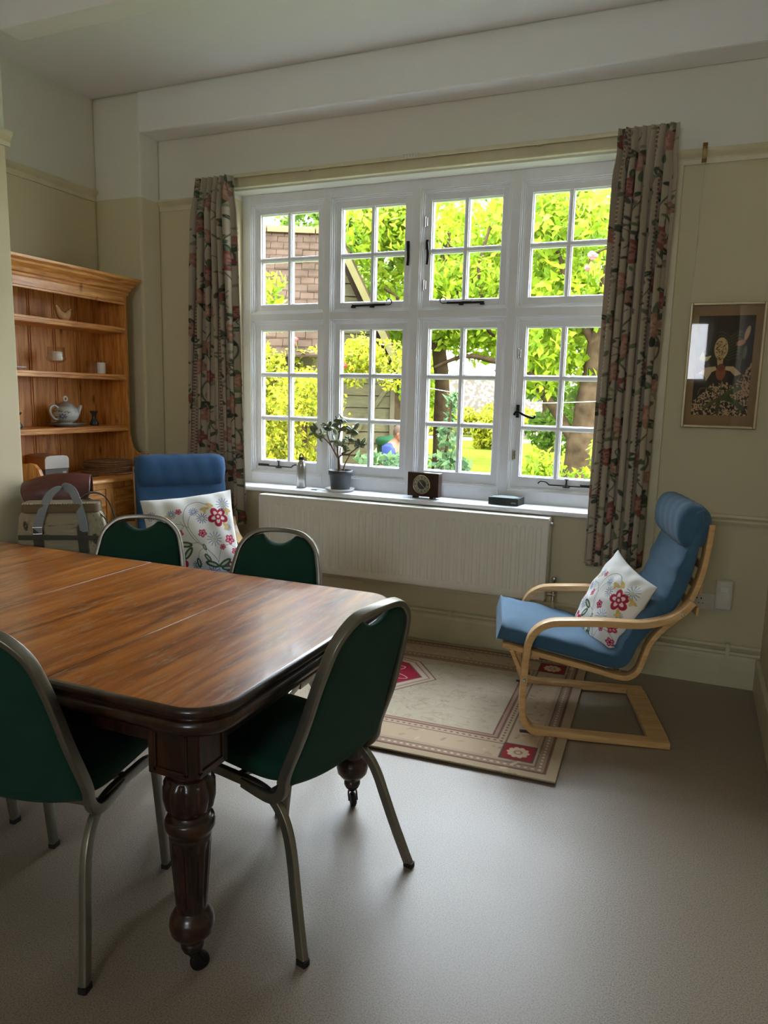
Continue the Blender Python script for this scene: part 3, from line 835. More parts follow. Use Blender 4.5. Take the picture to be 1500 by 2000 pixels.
# ---- stacking chairs.  local: +x is where the sitter faces, origin under the foot of the back
def make_stacking_chair():
    root = empty('stacking_chair')
    def side_x(z):   # back lean
        return -0.005 - 0.145 * max(0, (z - 0.45)) / 0.48
    ZT = 0.935
    loop = []
    hw0, hw1 = 0.212, 0.180
    ptsL = [(0.17, 0.200, 0.402), (0.10, 0.208, 0.400), (0.055, hw0, 0.401), (0.024, hw0, 0.412), (0.004, hw0, 0.440), (-0.006, hw0, 0.49), (side_x(0.62), 0.204, 0.62), (side_x(0.74), 0.192, 0.74),
            (side_x(0.81), hw1, 0.81), (side_x(0.865), 0.164, 0.865), (side_x(0.905), 0.130, 0.905), (side_x(0.928), 0.085, 0.928), (side_x(ZT) - 0.004, 0.0, ZT)]
    ptsR = [(x, -y, z) for x, y, z in ptsL[:-1]][::-1]
    path = catmull(ptsL + ptsR, 5)
    refs = []
    for i, p in enumerate(path):
        a = path[max(i - 1, 0)]; b_ = path[min(i + 1, len(path) - 1)]
        T_ = (b_ - a).normalized()
        # plane normal of the loop: forward-ish for the upright part, lateral reference near the bottom
        nrm = Vector((1, 0, 0.24)).normalized()
        if p.z < 0.55:
            side = Vector((0, 1, 0)) * (1 if p.y > 0 else -1)
            nn = T_.cross(side)
            if nn.dot(nrm) < 0: nn = -nn
            nrm = nn.normalized() if nn.length > 0.2 else nrm
        refs.append(nrm)
    fr_ = MB()
    fr_.sweep(path, rrsec(0.0155, 0.0095, 0.004), refs=refs)
    fr_.build('back_frame', M['metal'], root)
    for s in (-1, 1):
        lg = MB()
        pts = [(0.385, s * 0.205, 0.012), (0.362, s * 0.203, 0.20), (0.345, s * 0.200, 0.35), (0.330, s * 0.198, 0.388), (0.295, s * 0.196, 0.404), (0.20, s * 0.196, 0.407), (0.12, s * 0.195, 0.406),
               (0.065, s * 0.197, 0.394), (0.020, s * 0.202, 0.362), (-0.012, s * 0.208, 0.310), (-0.036, s * 0.217, 0.24), (-0.066, s * 0.234, 0.14), (-0.108, s * 0.257, 0.012)]
        pp = catmull(pts, 6)
        rf = []
        lg.sweep(pp, rrsec(0.0105, 0.0145, 0.004), ref=(0, 1, 0))
        leg = lg.build('leg', M['metal'], root)
        for (x, y) in ((0.386, s * 0.205), (-0.110, s * 0.258)):
            ft = MB(); ft.prism(rrect(x - 0.016, x + 0.016, y - 0.012, y + 0.012, 0.004, 3), 'z', 0.0, 0.016)
            ft.build('foot_cap', M['rubber'], leg)
    for cx in (0.19, 0.05):
        cb = MB(); cb.sweep([(cx, -0.203, 0.412), (cx, 0.203, 0.412)], rrsec(0.008, 0.012, 0.003), ref=(0, 0, 1))
        cb.build('crossbar', M['metal'], root)
    # seat pad
    nu, nv = 48, 22
    U = np.linspace(0, 2 * np.pi, nu, endpoint=False); V = np.linspace(-np.pi / 2, np.pi / 2, nv)
    U, V = np.meshgrid(U, V)
    def se(c, e): return np.sign(c) * np.abs(c) ** e
    ex = 0.42
    X = 0.225 + 0.222 * se(np.cos(V), 0.45) * se(np.cos(U), ex)
    Yw = 0.212 - 0.012 * (X - 0.0) / 0.44
    Y = Yw * se(np.cos(V), 0.45) * se(np.sin(U), ex)
    Zc = 0.468 + np.where(V > 0, 0.036, 0.058) * se(np.sin(V), 0.8)
    Zc += 0.010 * np.cos(Y / 0.21 * 1.4) * (V > 0) - 0.02 * np.clip((X - 0.34) / 0.1, 0, 1) ** 2
    grid_obj('seat', X, Y, Zc, M['green'], root, closed_u=True)
    # upholstered back panel with a scooped hand hole at the top
    nu, nv = 41, 40
    u = np.linspace(-1, 1, nu); v = np.linspace(0, 1, nv)
    u, v = np.meshgrid(u, v)
    def arch(y, W, r, zt):
        ay = np.abs(y); k = np.clip(ay - (W - r), 0, r)
        return zt - r + np.sqrt(np.maximum(r * r - k * k, 0))
    def panel(side):
        z0 = 0.463
        zz = z0 + v * (0.925 - z0)
        W = 0.205 - 0.030 * np.clip((zz - 0.47) / 0.35, 0, 1)
        y = u * W
        zt = arch(y, 0.175, 0.115, 0.917)
        sc_ = np.where(np.abs(y) < 0.072, 0.036 * np.cos(y / 0.072 * np.pi / 2) ** 0.8, 0)
        zt = zt - sc_
        zb = 0.452 - 0.030 * (1 - (y / 0.205) ** 2)
        z = zb + v * (zt - zb)
        y = u * (0.204 - 0.030 * np.clip((z - 0.47) / 0.35, 0, 1))
        lean = -0.005 - 0.145 * np.maximum(z - 0.45, 0) / 0.48
        e1 = np.clip(1 - np.abs(u) ** 8, 0, 1) ** 0.5 * np.clip(1 - np.abs(2 * v - 1) ** 14, 0, 1) ** 0.5
        x = lean + side * (0.004 + (0.024 if side > 0 else 0.007) * e1)
        return x, y, z
    x1, y1, z1 = panel(1); x2, y2, z2 = panel(-1)
    X = np.concatenate([x1, x2[:, ::-1]], 1); Y = np.concatenate([y1, y2[:, ::-1]], 1); Zz = np.concatenate([z1, z2[:, ::-1]], 1)
    # close top and bottom by collapsing an extra row towards the middle
    def cap(row):
        n_ = row.shape[0] // 2
        mid = (row[:n_] + row[n_:][::-1]) / 2
        return np.concatenate([mid, mid[::-1]])
    X = np.vstack([cap(X[0]), X, cap(X[-1])]); Y = np.vstack([cap(Y[0]), Y, cap(Y[-1])]); Zz = np.vstack([cap(Zz[0]), Zz, cap(Zz[-1])])
    grid_obj('backrest', X, Y, Zz, M['green'], root, closed_u=True)
    return root

chair = make_stacking_chair()
GRP = 'green stacking chairs round the dining table'
spots = [  # x, y, heading degrees, label
    (-0.900, 1.80, 168, 'green padded metal-framed stacking chair at the right end of the table, seen from behind'),
    (-1.540, 2.455, -80, 'green padded stacking chair on the window side of the table, right beside the table corner'),
    (-2.205, 2.44, -64, 'green padded stacking chair on the window side, in front of the pale flowered cushion'),
    (-1.575, 1.285, 100, 'green padded stacking chair in the left foreground with its back to the viewer'),
    (-2.253, 1.276, 94, 'green stacking chair at the left edge, only its thin legs showing under the table'),
    (-2.93, 2.735, -58, 'green stacking chair near the pine dresser holding the flower print bag'),
]
for i, (x, y, a, lab) in enumerate(spots):
    o = chair if i == 0 else copy_tree(chair)
    o.location = (x, y, 0); o.rotation_euler = (0, 0, math.radians(a))
    tag(o, lab, 'chair', GRP)

# ---- bentwood armchairs.  local: +x where the sitter faces, origin at rear of the floor runners
def make_armchair(bm_, scale=1.0):
    root = empty('bentwood_armchair')
    W = 0.33
    arm = [(-0.035, 0.668), (0.0, 0.622), (0.05, 0.585), (0.12, 0.560), (0.19, 0.548), (0.32, 0.545), (0.47, 0.534), (0.55, 0.522), (0.605, 0.485), (0.632, 0.43), (0.641, 0.36), (0.643, 0.26), (0.643, 0.14), (0.632, 0.07), (0.60, 0.030), (0.55, 0.0165), (0.45, 0.0165), (0.2, 0.0165), (0.0, 0.0165)]
    for s in (-1, 1):
        a = MB()
        a.sweep(catmull([(x, s * (W - 0.029), z) for x, z in arm], 4), rrsec(0.029, 0.0145, 0.003), ref=(0, 1, 0))
        ao = a.build('arm_frame', M['birch'], root)
        for (bx, bz) in ((0.643, 0.262), (0.005, 0.612)):
            b_ = MB()
            R_ = Matrix.Translation((bx, s * (W + 0.0005), bz)) @ Matrix.Rotation(-s * PI / 2, 4, 'X')
            b_.lathe([(0.0085, 0), (0.008, 0.002), (0.004, 0.002), (0.0035, 0.0003)], 16, R_)
            b_.build('bolt', M['chrome'], ao)
        p_ = MB(); p_.lathe([(0.012, 0.0), (0.013, 0.006), (0.010, 0.012)], 14, Matrix.Translation((0.635, s * (W - 0.029), -0.002)))
        p_.box(0.585, 0.645, s * (W - 0.029) - 0.015, s * (W - 0.029) + 0.015, 0.0, 0.008)
        p_.build('foot_pad', M['rubber'], ao)
    rail = [(0.745, 0.392), (0.70, 0.384), (0.56, 0.356), (0.36, 0.316), (0.24, 0.290), (0.185, 0.292), (0.150, 0.325), (0.132, 0.38), (0.112, 0.45), (0.07, 0.515), (0.015, 0.575), (-0.035, 0.65), (-0.072, 0.77), (-0.088, 0.90), (-0.093, 0.995)]
    for s in (-1, 1):
        a = MB()
        a.sweep(catmull([(x, s * (W - 0.087), z) for x, z in rail], 4), rrsec(0.0275, 0.0115, 0.003), ref=(0, 1, 0))
        a.sweep([(0.705, s * (W - 0.087), 0.372), (0.672, s * (W - 0.087), 0.30), (0.645, s * (W - 0.075), 0.26)], rrsec(0.02, 0.009, 0.002), ref=(0, 1, 0))
        a.build('seat_rail', M['birch'], root)
    bars = [(-0.005, 0.085, W - 0.058, 0.004, 0.030), (0.58, 0.63, W - 0.058, 0.34, 0.356), (0.215, 0.245, W - 0.115, 0.275, 0.30)]
    bars += [(-0.10 + 0.03 * (0.9 - t), -0.088 + 0.03 * (0.9 - t), W - 0.115, t - 0.02, t + 0.02) for t in (0.60, 0.70, 0.80, 0.90)]
    for (xa, xb, hw_, za, zb_) in bars:
        c = MB(); c.box(xa, xb, -hw_, hw_, za, zb_); c.build('crossbar', M['birch'], root, bevel=0.003)
    # cushion: one padded body following the frame
    line = catmull([Vector((x, 0, z)) for x, z in [(0.775, 0.408), (0.74, 0.402), (0.56, 0.372), (0.36, 0.333), (0.26, 0.315), (0.205, 0.325), (0.172, 0.37), (0.150, 0.43), (0.10, 0.505), (0.04, 0.572), (-0.008, 0.65), (-0.044, 0.77), (-0.06, 0.90), (-0.066, 1.0), (-0.062, 1.055)]], 10)
    n = len(line); th0 = 0.084; hw = 0.268
    nu = 64
    rows = []
    Xs = np.zeros((n, nu)); Ys = np.zeros((n, nu)); Zs = np.zeros((n, nu))
    for i, p in enumerate(line):
        a_ = line[max(i - 2, 0)]; b2 = line[min(i + 2, n - 1)]
        T_ = (b2 - a_).normalized(); N_ = Vector((T_.z, 0, -T_.x))
        if N_.dot(Vector((1, 0, 1))) < 0: N_ = -N_
        th = th0 * (1 - 0.36 * max(0.0, min(1.0, (p.z - 0.78) / 0.12)))
        e = min(i, n - 1 - i) / 5.0
        k = math.sqrt(max(0.0, 1 - max(0.0, 1 - e) ** 2)) if e < 1 else 1.0
        for j in range(nu):
            t = 2 * PI * j / nu
            cx = math.copysign(abs(math.cos(t)) ** 0.32, math.cos(t)); sy_ = math.copysign(abs(math.sin(t)) ** 0.42, math.sin(t))
            y = hw * cx
            o_ = th * 0.5 * (1 + sy_ * (1.0 if sy_ < 0 else 1.0 + 0.10 * math.cos(y / hw * 1.5))) * (k if sy_ > 0 or e < 1 else 1)
            wr = 0.0025 * math.sin(i * 0.9 + 3 * math.sin(y * 9)) * max(0, sy_) + 0.003 * math.sin(y * 23 + i * 0.35) * max(0, sy_)
            q = p + N_ * (o_ + wr)
            Xs[i, j] = q.x; Ys[i, j] = y; Zs[i, j] = q.z
    Xs = np.vstack([Xs[:1].mean() * np.ones((1, nu)), Xs, Xs[-1:].mean() * np.ones((1, nu))])
    Ys = np.vstack([Ys[:1] * 0.9, Ys, Ys[-1:] * 0.9]); Zs = np.vstack([Zs[:1].mean() * np.ones((1, nu)), Zs, Zs[-1:].mean() * np.ones((1, nu))])
    cu = grid_obj('seat_cushion', Xs, Ys, Zs, bm_, root, closed_u=True)
    sm_ = MB()
    for s in (-1, 1):
        sm_.tube([line[i] + Vector((0, s * (hw + 0.001), 0)) + Vector((0.0, 0, 0.0)) for i in range(4, n - 3, 3)], 0.0022, 5)
    # head roll
    nu2, nv2 = 40, 34
    U = np.linspace(0, 2 * np.pi, nu2, endpoint=False); V = np.linspace(-1, 1, nv2); U, V = np.meshgrid(U, V)
    kk = np.clip(1 - np.abs(V) ** 16, 0, 1) ** 0.5
    r1, r2 = 0.098, 0.072
    dx = r2 * kk * np.sign(np.cos(U)) * np.abs(np.cos(U)) ** 0.85; dz = r1 * kk * np.sign(np.sin(U)) * np.abs(np.sin(U)) ** 0.85
    wob = 1 + 0.02 * np.sin(V * 17 + 2 * U) * (np.abs(V) < 0.93)
    X = -0.030 + dx * wob + 0.06 * (dz / r1) * 0.0; Z2 = 0.975 + dz * wob; Y = V * 0.272 + 0.002 * np.sin(U * 3)
    grid_obj('head_pillow', X, Y, Z2, bm_, root, closed_u=True)
    return root

a2 = make_armchair(M['blue'])
ang2 = math.atan2(-0.2475, -0.9689)
# rear floor centre: near runner rear corner is 0.33 to the left of heading
hx, hy = math.cos(ang2), math.sin(ang2); lx_, ly_ = -hy, hx
a2.location = (0.009 - lx_ * 0.33, 3.252 - ly_ * 0.33, 0)
a2.rotation_euler = (0, -0.014, ang2)
tag(a2, 'blue cushioned bentwood armchair standing on the rug edge at the right by the wall', 'armchair', 'blue bentwood armchairs')
a1 = copy_tree(a2)
for ch in a1.children:
    if ch.name.startswith(('seat_cushion', 'head_pillow')):
        ch.data = ch.data.copy(); ch.data.materials[0] = M['blue2']
h1 = math.atan2(-0.657, 0.753)
a1.location = (-2.925, 3.69, 0); a1.rotation_euler = (0, -0.014, h1); a1.scale = (1.035, 1.035, 1.035)
tag(a1, 'brighter blue bentwood armchair between the pine dresser and the left curtain', 'armchair', 'blue bentwood armchairs')


# ---- painted cloths: small raster painter used for printed and woven patterns
class Canvas:
    def __init__(self, w, h, col):
        self.w, self.h = w, h
        self.a = np.zeros((h, w, 3), np.float32); self.a[:] = lin(col)
    def _blend(self, mask, col, x0, x1, y0, y1):
        c = np.array(lin(col), np.float32)
        self.a[y0:y1, x0:x1] = self.a[y0:y1, x0:x1] * (1 - mask[..., None]) + c * mask[..., None]
    def _win(self, x0, x1, y0, y1):
        x0 = max(0, int(x0)); y0 = max(0, int(y0)); x1 = min(self.w, int(x1) + 1); y1 = min(self.h, int(y1) + 1)
        if x1 <= x0 or y1 <= y0: return None
        yy, xx = np.mgrid[y0:y1, x0:x1]
        return x0, x1, y0, y1, xx, yy
    def ell(self, cx, cy, a, b, rot, col, soft=1.0, hole=None, op=1.0):
        R_ = max(a, b) + 2; W_ = self._win(cx - R_, cx + R_, cy - R_, cy + R_)
        if W_ is None: return
        x0, x1, y0, y1, xx, yy = W_
        dx = xx - cx; dy = yy - cy; c, s = math.cos(rot), math.sin(rot)
        q = np.sqrt(((dx * c + dy * s) / a) ** 2 + ((-dx * s + dy * c) / b) ** 2)
        m = np.clip((1 - q) * min(a, b) / soft + 0.5, 0, 1)
        if hole: m = m * np.clip((q - hole) * min(a, b) / soft + 0.5, 0, 1)
        self._blend(m * op, col, x0, x1, y0, y1)
    def line(self, pts, wd, col, op=1.0):
        for (ax, ay), (bx, by) in zip(pts[:-1], pts[1:]):
            W_ = self._win(min(ax, bx) - wd - 1, max(ax, bx) + wd + 1, min(ay, by) - wd - 1, max(ay, by) + wd + 1)
            if W_ is None: continue
            x0, x1, y0, y1, xx, yy = W_
            dx, dy = bx - ax, by - ay; L = max(dx * dx + dy * dy, 1e-6)
            t = np.clip(((xx - ax) * dx + (yy - ay) * dy) / L, 0, 1)
            d = np.sqrt((xx - ax - t * dx) ** 2 + (yy - ay - t * dy) ** 2)
            self._blend(np.clip(wd / 2 - d + 0.5, 0, 1) * op, col, x0, x1, y0, y1)
    def curve(self, pts, wd, col, n=8, op=1.0):
        p = catmull([(x, y, 0) for x, y in pts], n)
        self.line([(q.x, q.y) for q in p], wd, col, op)
    def poly(self, pts, col, op=1.0):
        xs = [p[0] for p in pts]; ys = [p[1] for p in pts]
        W_ = self._win(min(xs), max(xs), min(ys), max(ys))
        if W_ is None: return
        x0, x1, y0, y1, xx, yy = W_
        ins = np.zeros(xx.shape, bool)
        n_ = len(pts)
        for i in range(n_):
            ax, ay = pts[i]; bx, by = pts[(i + 1) % n_]
            if ay == by: continue
            cnd = ((ay > yy) != (by > yy)) & (xx < (bx - ax) * (yy - ay) / (by - ay) + ax)
            ins ^= cnd
        self._blend(ins.astype(np.float32) * op, col, x0, x1, y0, y1)
    def flower(self, cx, cy, r, col, col2=None, n=5, rot=0.0, inner=None):
        for k in range(n):
            t = rot + 2 * PI * k / n
            self.ell(cx + 0.55 * r * math.cos(t), cy + 0.55 * r * math.sin(t), r * 0.48, r * 0.40, t, col)
            if col2: self.ell(cx + 0.45 * r * math.cos(t), cy + 0.45 * r * math.sin(t), r * 0.26, r * 0.15, t, col2)
        if inner: self.ell(cx, cy, r * 0.26, r * 0.26, 0, inner)
    def leaf(self, cx, cy, L, rot, col, col2=None):
        self.ell(cx, cy, L, L * 0.42, rot, col)
        if col2: self.ell(cx, cy, L * 0.62, L * 0.16, rot, col2)
    def sample(self, u, v):
        x = np.clip(u * (self.w - 1), 0, self.w - 1.001); y = np.clip(v * (self.h - 1), 0, self.h - 1.001)
        xi = x.astype(int); yi = y.astype(int); fx = (x - xi)[..., None]; fy = (y - yi)[..., None]
        a = self.a
        return (a[yi, xi] * (1 - fx) + a[yi, xi + 1] * fx) * (1 - fy) + (a[yi + 1, xi] * (1 - fx) + a[yi + 1, xi + 1] * fx) * fy


# ---- embroidered cushions
def cushion_canvas(seed):
    S = 420
    c = Canvas(S, S, (232, 230, 226))
    P = lambda x, y: (x / 210.0 * S, y / 150.0 * S * 0.75)
    st = (92, 96, 104)
    # main stems (positions run left to right, top to bottom)
    k = S / 100.0
    def cv(pts, w_=2.2, col=st): c.curve([(x * k, y * k) for x, y in pts], w_, col)
    cv([(73, 95), (72, 82), (62, 68), (52, 58), (45, 45), (42, 30), (48, 16), (60, 12), (72, 20), (78, 30)])
    cv([(58, 63), (52, 54), (46, 40), (50, 28), (58, 24)], 1.8)
    cv([(46, 42), (36, 36), (24, 36), (14, 24), (6, 18)], 1.8)
    cv([(30, 36), (34, 44), (41, 40), (38, 34)], 1.6)
    cv([(55, 60), (44, 60), (34, 66), (26, 78), (14, 82)], 1.8)
    cv([(73, 84), (78, 70), (88, 66), (96, 70)], 1.8)
    cv([(60, 66), (54, 70), (52, 78)], 1.6); cv([(60, 66), (62, 74)], 1.6)
    cv([(72, 90), (60, 92), (50, 97)], 1.6)
    def rose(x, y, r, c1=(168, 34, 62)):
        for q in range(5):
            t = 0.4 + 2 * PI * q / 5
            c.ell((x + 0.62 * r * math.cos(t)) * k, (y + 0.62 * r * math.sin(t)) * k, r * 0.46 * k, r * 0.40 * k, t, c1)
            c.ell((x + 0.42 * r * math.cos(t)) * k, (y + 0.42 * r * math.sin(t)) * k, r * 0.30 * k, r * 0.18 * k, t, (240, 214, 218))
        c.ell(x * k, y * k, r * 0.34 * k, r * 0.34 * k, 0, c1, hole=0.4)
    rose(80, 33, 11); rose(30, 88, 13, (192, 34, 84)); rose(88, 92, 8)
    for (x, y, r) in ((38, 22, 3.6), (36, 47, 4.2), (60, 50, 4.8), (90, 60, 6), (94, 74, 4.4), (80, 68, 3.4), (16, 60, 5), (10, 44, 4)):
        c.flower(x * k, y * k, r * k, (188, 62, 92), (226, 150, 168), 5, 0.3, (120, 24, 50))
    for (x, y, r) in ((8, 22, 5), (16, 30, 5), (30, 24, 5), (22, 44, 5), (54, 24, 5), (62, 33, 6), (88, 18, 8), (72, 58, 8), (28, 62, 8), (66, 96, 8), (90, 46, 4), (10, 70, 7), (50, 84, 5), (6, 92, 6)):
        cc = ((84, 104, 168), (112, 142, 184), (70, 86, 148))[int(x + y) % 3]
        for q in range(12):
            t = 2 * PI * q / 12
            c.line([((x + 0.35 * r * math.cos(t)) * k, (y + 0.35 * r * math.sin(t)) * k), ((x + r * math.cos(t)) * k, (y + r * math.sin(t)) * k)], 3.4, cc)
        c.ell(x * k, y * k, 0.25 * r * k, 0.25 * r * k, 0, (196, 204, 160))
    for (x, y, L, r) in ((40, 60, 8, 0.2), (42, 70, 8, -0.9), (52, 82, 5.5, 1.4), (62, 78, 5.5, 1.0), (66, 86, 8, 0.5), (80, 86, 8, -0.5), (60, 66, 4, 1.3), (82, 92, 7, 0.1), (20, 88, 6, 0.6), (8, 56, 5, 1.2)):
        c.leaf(x * k, y * k, L * k, r, (72, 92, 66), (196, 204, 176))
    for (x, y, r) in ((72, 18, 0.5), (66, 22, 0), (88, 44, 0.8), (92, 26, 0.3), (26, 28, 1.0)):
        c.leaf(x * k, y * k, 5 * k, r, (206, 176, 110)); c.leaf(x * k, (y + 2) * k, 4 * k, r + 1.6, (214, 188, 126))
    return c

def make_cushion(name, canvas, size, puff=0.07, wrinkle=0.006, seed=1, bend=0.0):
    n = 230
    u = np.linspace(-1, 1, n); U, V = np.meshgrid(u, u)
    prof_ = (np.clip(1 - np.abs(U) ** 2.6, 0, 1) * np.clip(1 - np.abs(V) ** 2.6, 0, 1)) ** 0.55
    # pinched edges between the pointed corners
    pin = 1 - 0.055 * (1 - V ** 2) * np.abs(U) ** 3
    piv = 1 - 0.055 * (1 - U ** 2) * np.abs(V) ** 3
    X = U * size / 2 * pin; Yv = V * size / 2 * piv
    rs = np.random.RandomState(seed)
    wr = np.zeros_like(U)
    for q in range(9):
        a = rs.uniform(0, 2 * PI); fq = rs.uniform(7, 16)
        wr += np.sin((U * math.cos(a) + V * math.sin(a)) * fq + rs.uniform(0, 6) + 1.5 * np.sin(U * 3 + q)) * rs.uniform(0.3, 1)
    wr = wr / 4 * wrinkle * (1 - 0.5 * prof_)
    zf = prof_ * puff + wr * np.minimum(1, prof_ * 4) + bend * (U ** 2)
    zb = -prof_ * puff * 0.8 + bend * (U ** 2)
    rgb = canvas.sample((U + 1) / 2, 1 - (V + 1) / 2)
    root = empty(name)
    o = grid_obj('front_cover', X, Yv, zf, M['linen'], root, rgb)
    plain = np.ones_like(rgb) * np.array(lin((206, 190, 156)), np.float32)
    # narrow double stripes on the back
    for s_ in (0.80, 0.87):
        m_ = (np.abs(np.maximum(np.abs(U), np.abs(V)) - s_) < 0.008)[..., None]
        plain = np.where(m_, np.array(lin((104, 84, 60)), np.float32), plain)
    o2 = grid_obj('back_cover', X[:, ::-1], Yv[:, ::-1], zb[:, ::-1], M['linen'], root, plain[:, ::-1])
    return root

cc = cushion_canvas(1)
cu1 = make_cushion('embroidered_cushion', cc, 0.50, 0.080, 0.012, 3)
tag(cu1, 'white square cushion embroidered with red roses, leaning on the left blue armchair', 'cushion', 'embroidered cushions')
# place by three corners: top-left, top-right, normal tilt
def place(o, centre, xdir, up):
    X_ = Vector(xdir).normalized(); U_ = Vector(up); U_ = (U_ - X_ * U_.dot(X_)).normalized(); N_ = X_.cross(U_)
    o.matrix_world = Matrix(((X_.x, U_.x, N_.x, centre[0]), (X_.y, U_.y, N_.y, centre[1]), (X_.z, U_.z, N_.z, centre[2]), (0, 0, 0, 1)))
place(cu1, (-2.545, 3.29, 0.69), (0.70, 0.64, 0.10), (-0.36, 0.22, 0.9))
cu2 = make_cushion('embroidered_cushion', cc, 0.44, 0.075, 0.010, 8, bend=-0.02)
tag(cu2, 'crumpled cream cushion with pink and blue embroidery, wedged in the right blue armchair', 'cushion', 'embroidered cushions')
place(cu2, (-0.312, 3.50, 0.548), (0.196, -0.362, -0.072), (0.169, 0.0, 0.332))


# ---- curtains
def curtain_canvas(seed):
    rs = random.Random(seed)
    W_, H_ = 560, 1500
    c = Canvas(W_, H_, (184, 172, 153))
    # vertical lattice stripes
    for sx in (70, 350):
        c.poly([(sx, 0), (sx + 42, 0), (sx + 42, H_), (sx, H_)], (134, 108, 96))
        for y in range(-40, H_, 14):
            c.line([(sx, y), (sx + 42, y + 30)], 2.2, (214, 200, 178)); c.line([(sx + 42, y), (sx, y + 30)], 2.2, (214, 200, 178))
    for sx in (210, 480):
        pts = [(sx + 38 * math.sin(y / 62.0 + sx), y) for y in range(-20, H_ + 40, 30)]
        c.curve(pts, 4, (96, 98, 78), 5)
    for rep in range(0, H_, 300):
        for (fx, fy, r) in ((30, 40, 34), (215, 110, 44), (250, 250, 30), (470, 60, 44), (440, 200, 36), (530, 260, 30), (150, 200, 34)):
            x = fx + rs.uniform(-8, 8); y = rep + fy + rs.uniform(-10, 10)
            for q in range(7):
                t = rs.uniform(0, 2 * PI); c.leaf(x + math.cos(t) * r * 1.1, y + math.sin(t) * r * 1.1, r * 0.5, t, ((74, 86, 70), (96, 108, 84), (60, 64, 58))[q % 3], (118, 128, 100) if q % 2 else None)
            pal = ((138, 84, 78), (170, 122, 110)) if (fx + rep // 300) % 3 == 0 else ((166, 124, 108), (186, 150, 132))
            c.flower(x, y, r, pal[0], pal[1], 6, rs.uniform(0, 1), (124, 82, 76))
            c.flower(x, y, r * 0.55, pal[1], pal[0], 5, rs.uniform(0, 1))
        for q in range(60):
            x = rs.uniform(0, W_); y = rep + rs.uniform(0, 300)
            c.leaf(x, y, rs.uniform(8, 17), rs.uniform(0, 6), ((112, 118, 92), (84, 90, 76), (140, 140, 116))[q % 3])
        for q in range(8):
            x = rs.uniform(0, W_); y = rep + rs.uniform(0, 300)
            c.curve([(x, y), (x + rs.uniform(-40, 40), y + 30), (x + rs.uniform(-40, 40), y + 70)], 2.4, (92, 84, 70))
    return c

def make_curtain(xt0, xt1, xb0, xb1, zt, zb, seed, flip=False):
    cv = curtain_canvas(seed)
    nu, nv = 420, 620
    u = np.linspace(0, 1, nu); v = np.linspace(0, 1, nv); U, V = np.meshgrid(u, v)   # v=0 top
    rs = np.random.RandomState(seed)
    nf = 6.5
    ph = U * 2 * PI * nf + 0.5 * np.sin(U * 5 + seed)
    amp = 0.040 + 0.012 * np.sin(V * 3 + seed) + 0.006 * np.sin(U * 9)
    amp = amp * (0.45 + 0.55 * np.clip((V - 0.0) / 0.10, 0, 1))
    shift = 0.35 * np.sin(V * 2.2 + U * 3 + seed)
    yy = amp * np.sin(ph + shift) + 0.008 * np.sin(ph * 2 + V * 5)
    x0 = xt0 + (xb0 - xt0) * V; x1 = xt1 + (xb1 - xt1) * V
    bend = 0.020 * np.sin(ph * 2 + shift * 2 + 0.6)
    X = x0 + (x1 - x0) * U + bend * (0.4 + 0.6 * np.clip(V / 0.1, 0, 1))
    pinch = 1 - 0.05 * np.exp(-((V - 0.055) / 0.03) ** 2)
    X = (X - (x0 + x1) / 2) * pinch + (x0 + x1) / 2
    Zz = zt + (zb - zt) * V + 0.006 * np.sin(ph) * (V > 0.98)
    rgb = cv.sample(U if not flip else 1 - U, V)
    Y = D - 0.135 + yy
    root = empty('curtain', ((xt0 + xt1) / 2, D - 0.1, zt))
    lx0, ly0, lz0 = root.location
    o = grid_obj('curtain_panel', X - lx0, Y - ly0, Zz - lz0, M['cloth'], root, rgb)
    sol = o.modifiers.new('thick', 'SOLIDIFY'); sol.thickness = 0.002; sol.offset = 0
    # gathered heading tape with hooks
    h = MB()
    pts = [(X[12, i] - lx0, Y[12, i] - ly0 + 0.006, Zz[12, i] - lz0 - 0.01) for i in range(0, nu, 12)]
    h.sweep(pts, rrsec(0.012, 0.0015, 0.001), ref=(0, 0, 1))
    h.build('heading_tape', M['wallwhite'], root)
    return root
cl_ = make_curtain(-3.070, -2.785, -3.215, -2.70, 2.832, 0.63, 2)
tag(cl_, 'long floral printed curtain gathered at the left of the window behind the blue armchair', 'curtain', 'floral curtains')
cr_ = make_curtain(-0.475, -0.200, -0.510, -0.215, 2.846, 0.62, 5)
tag(cr_, 'long floral printed curtain gathered at the right of the window beside the framed picture', 'curtain', 'floral curtains')

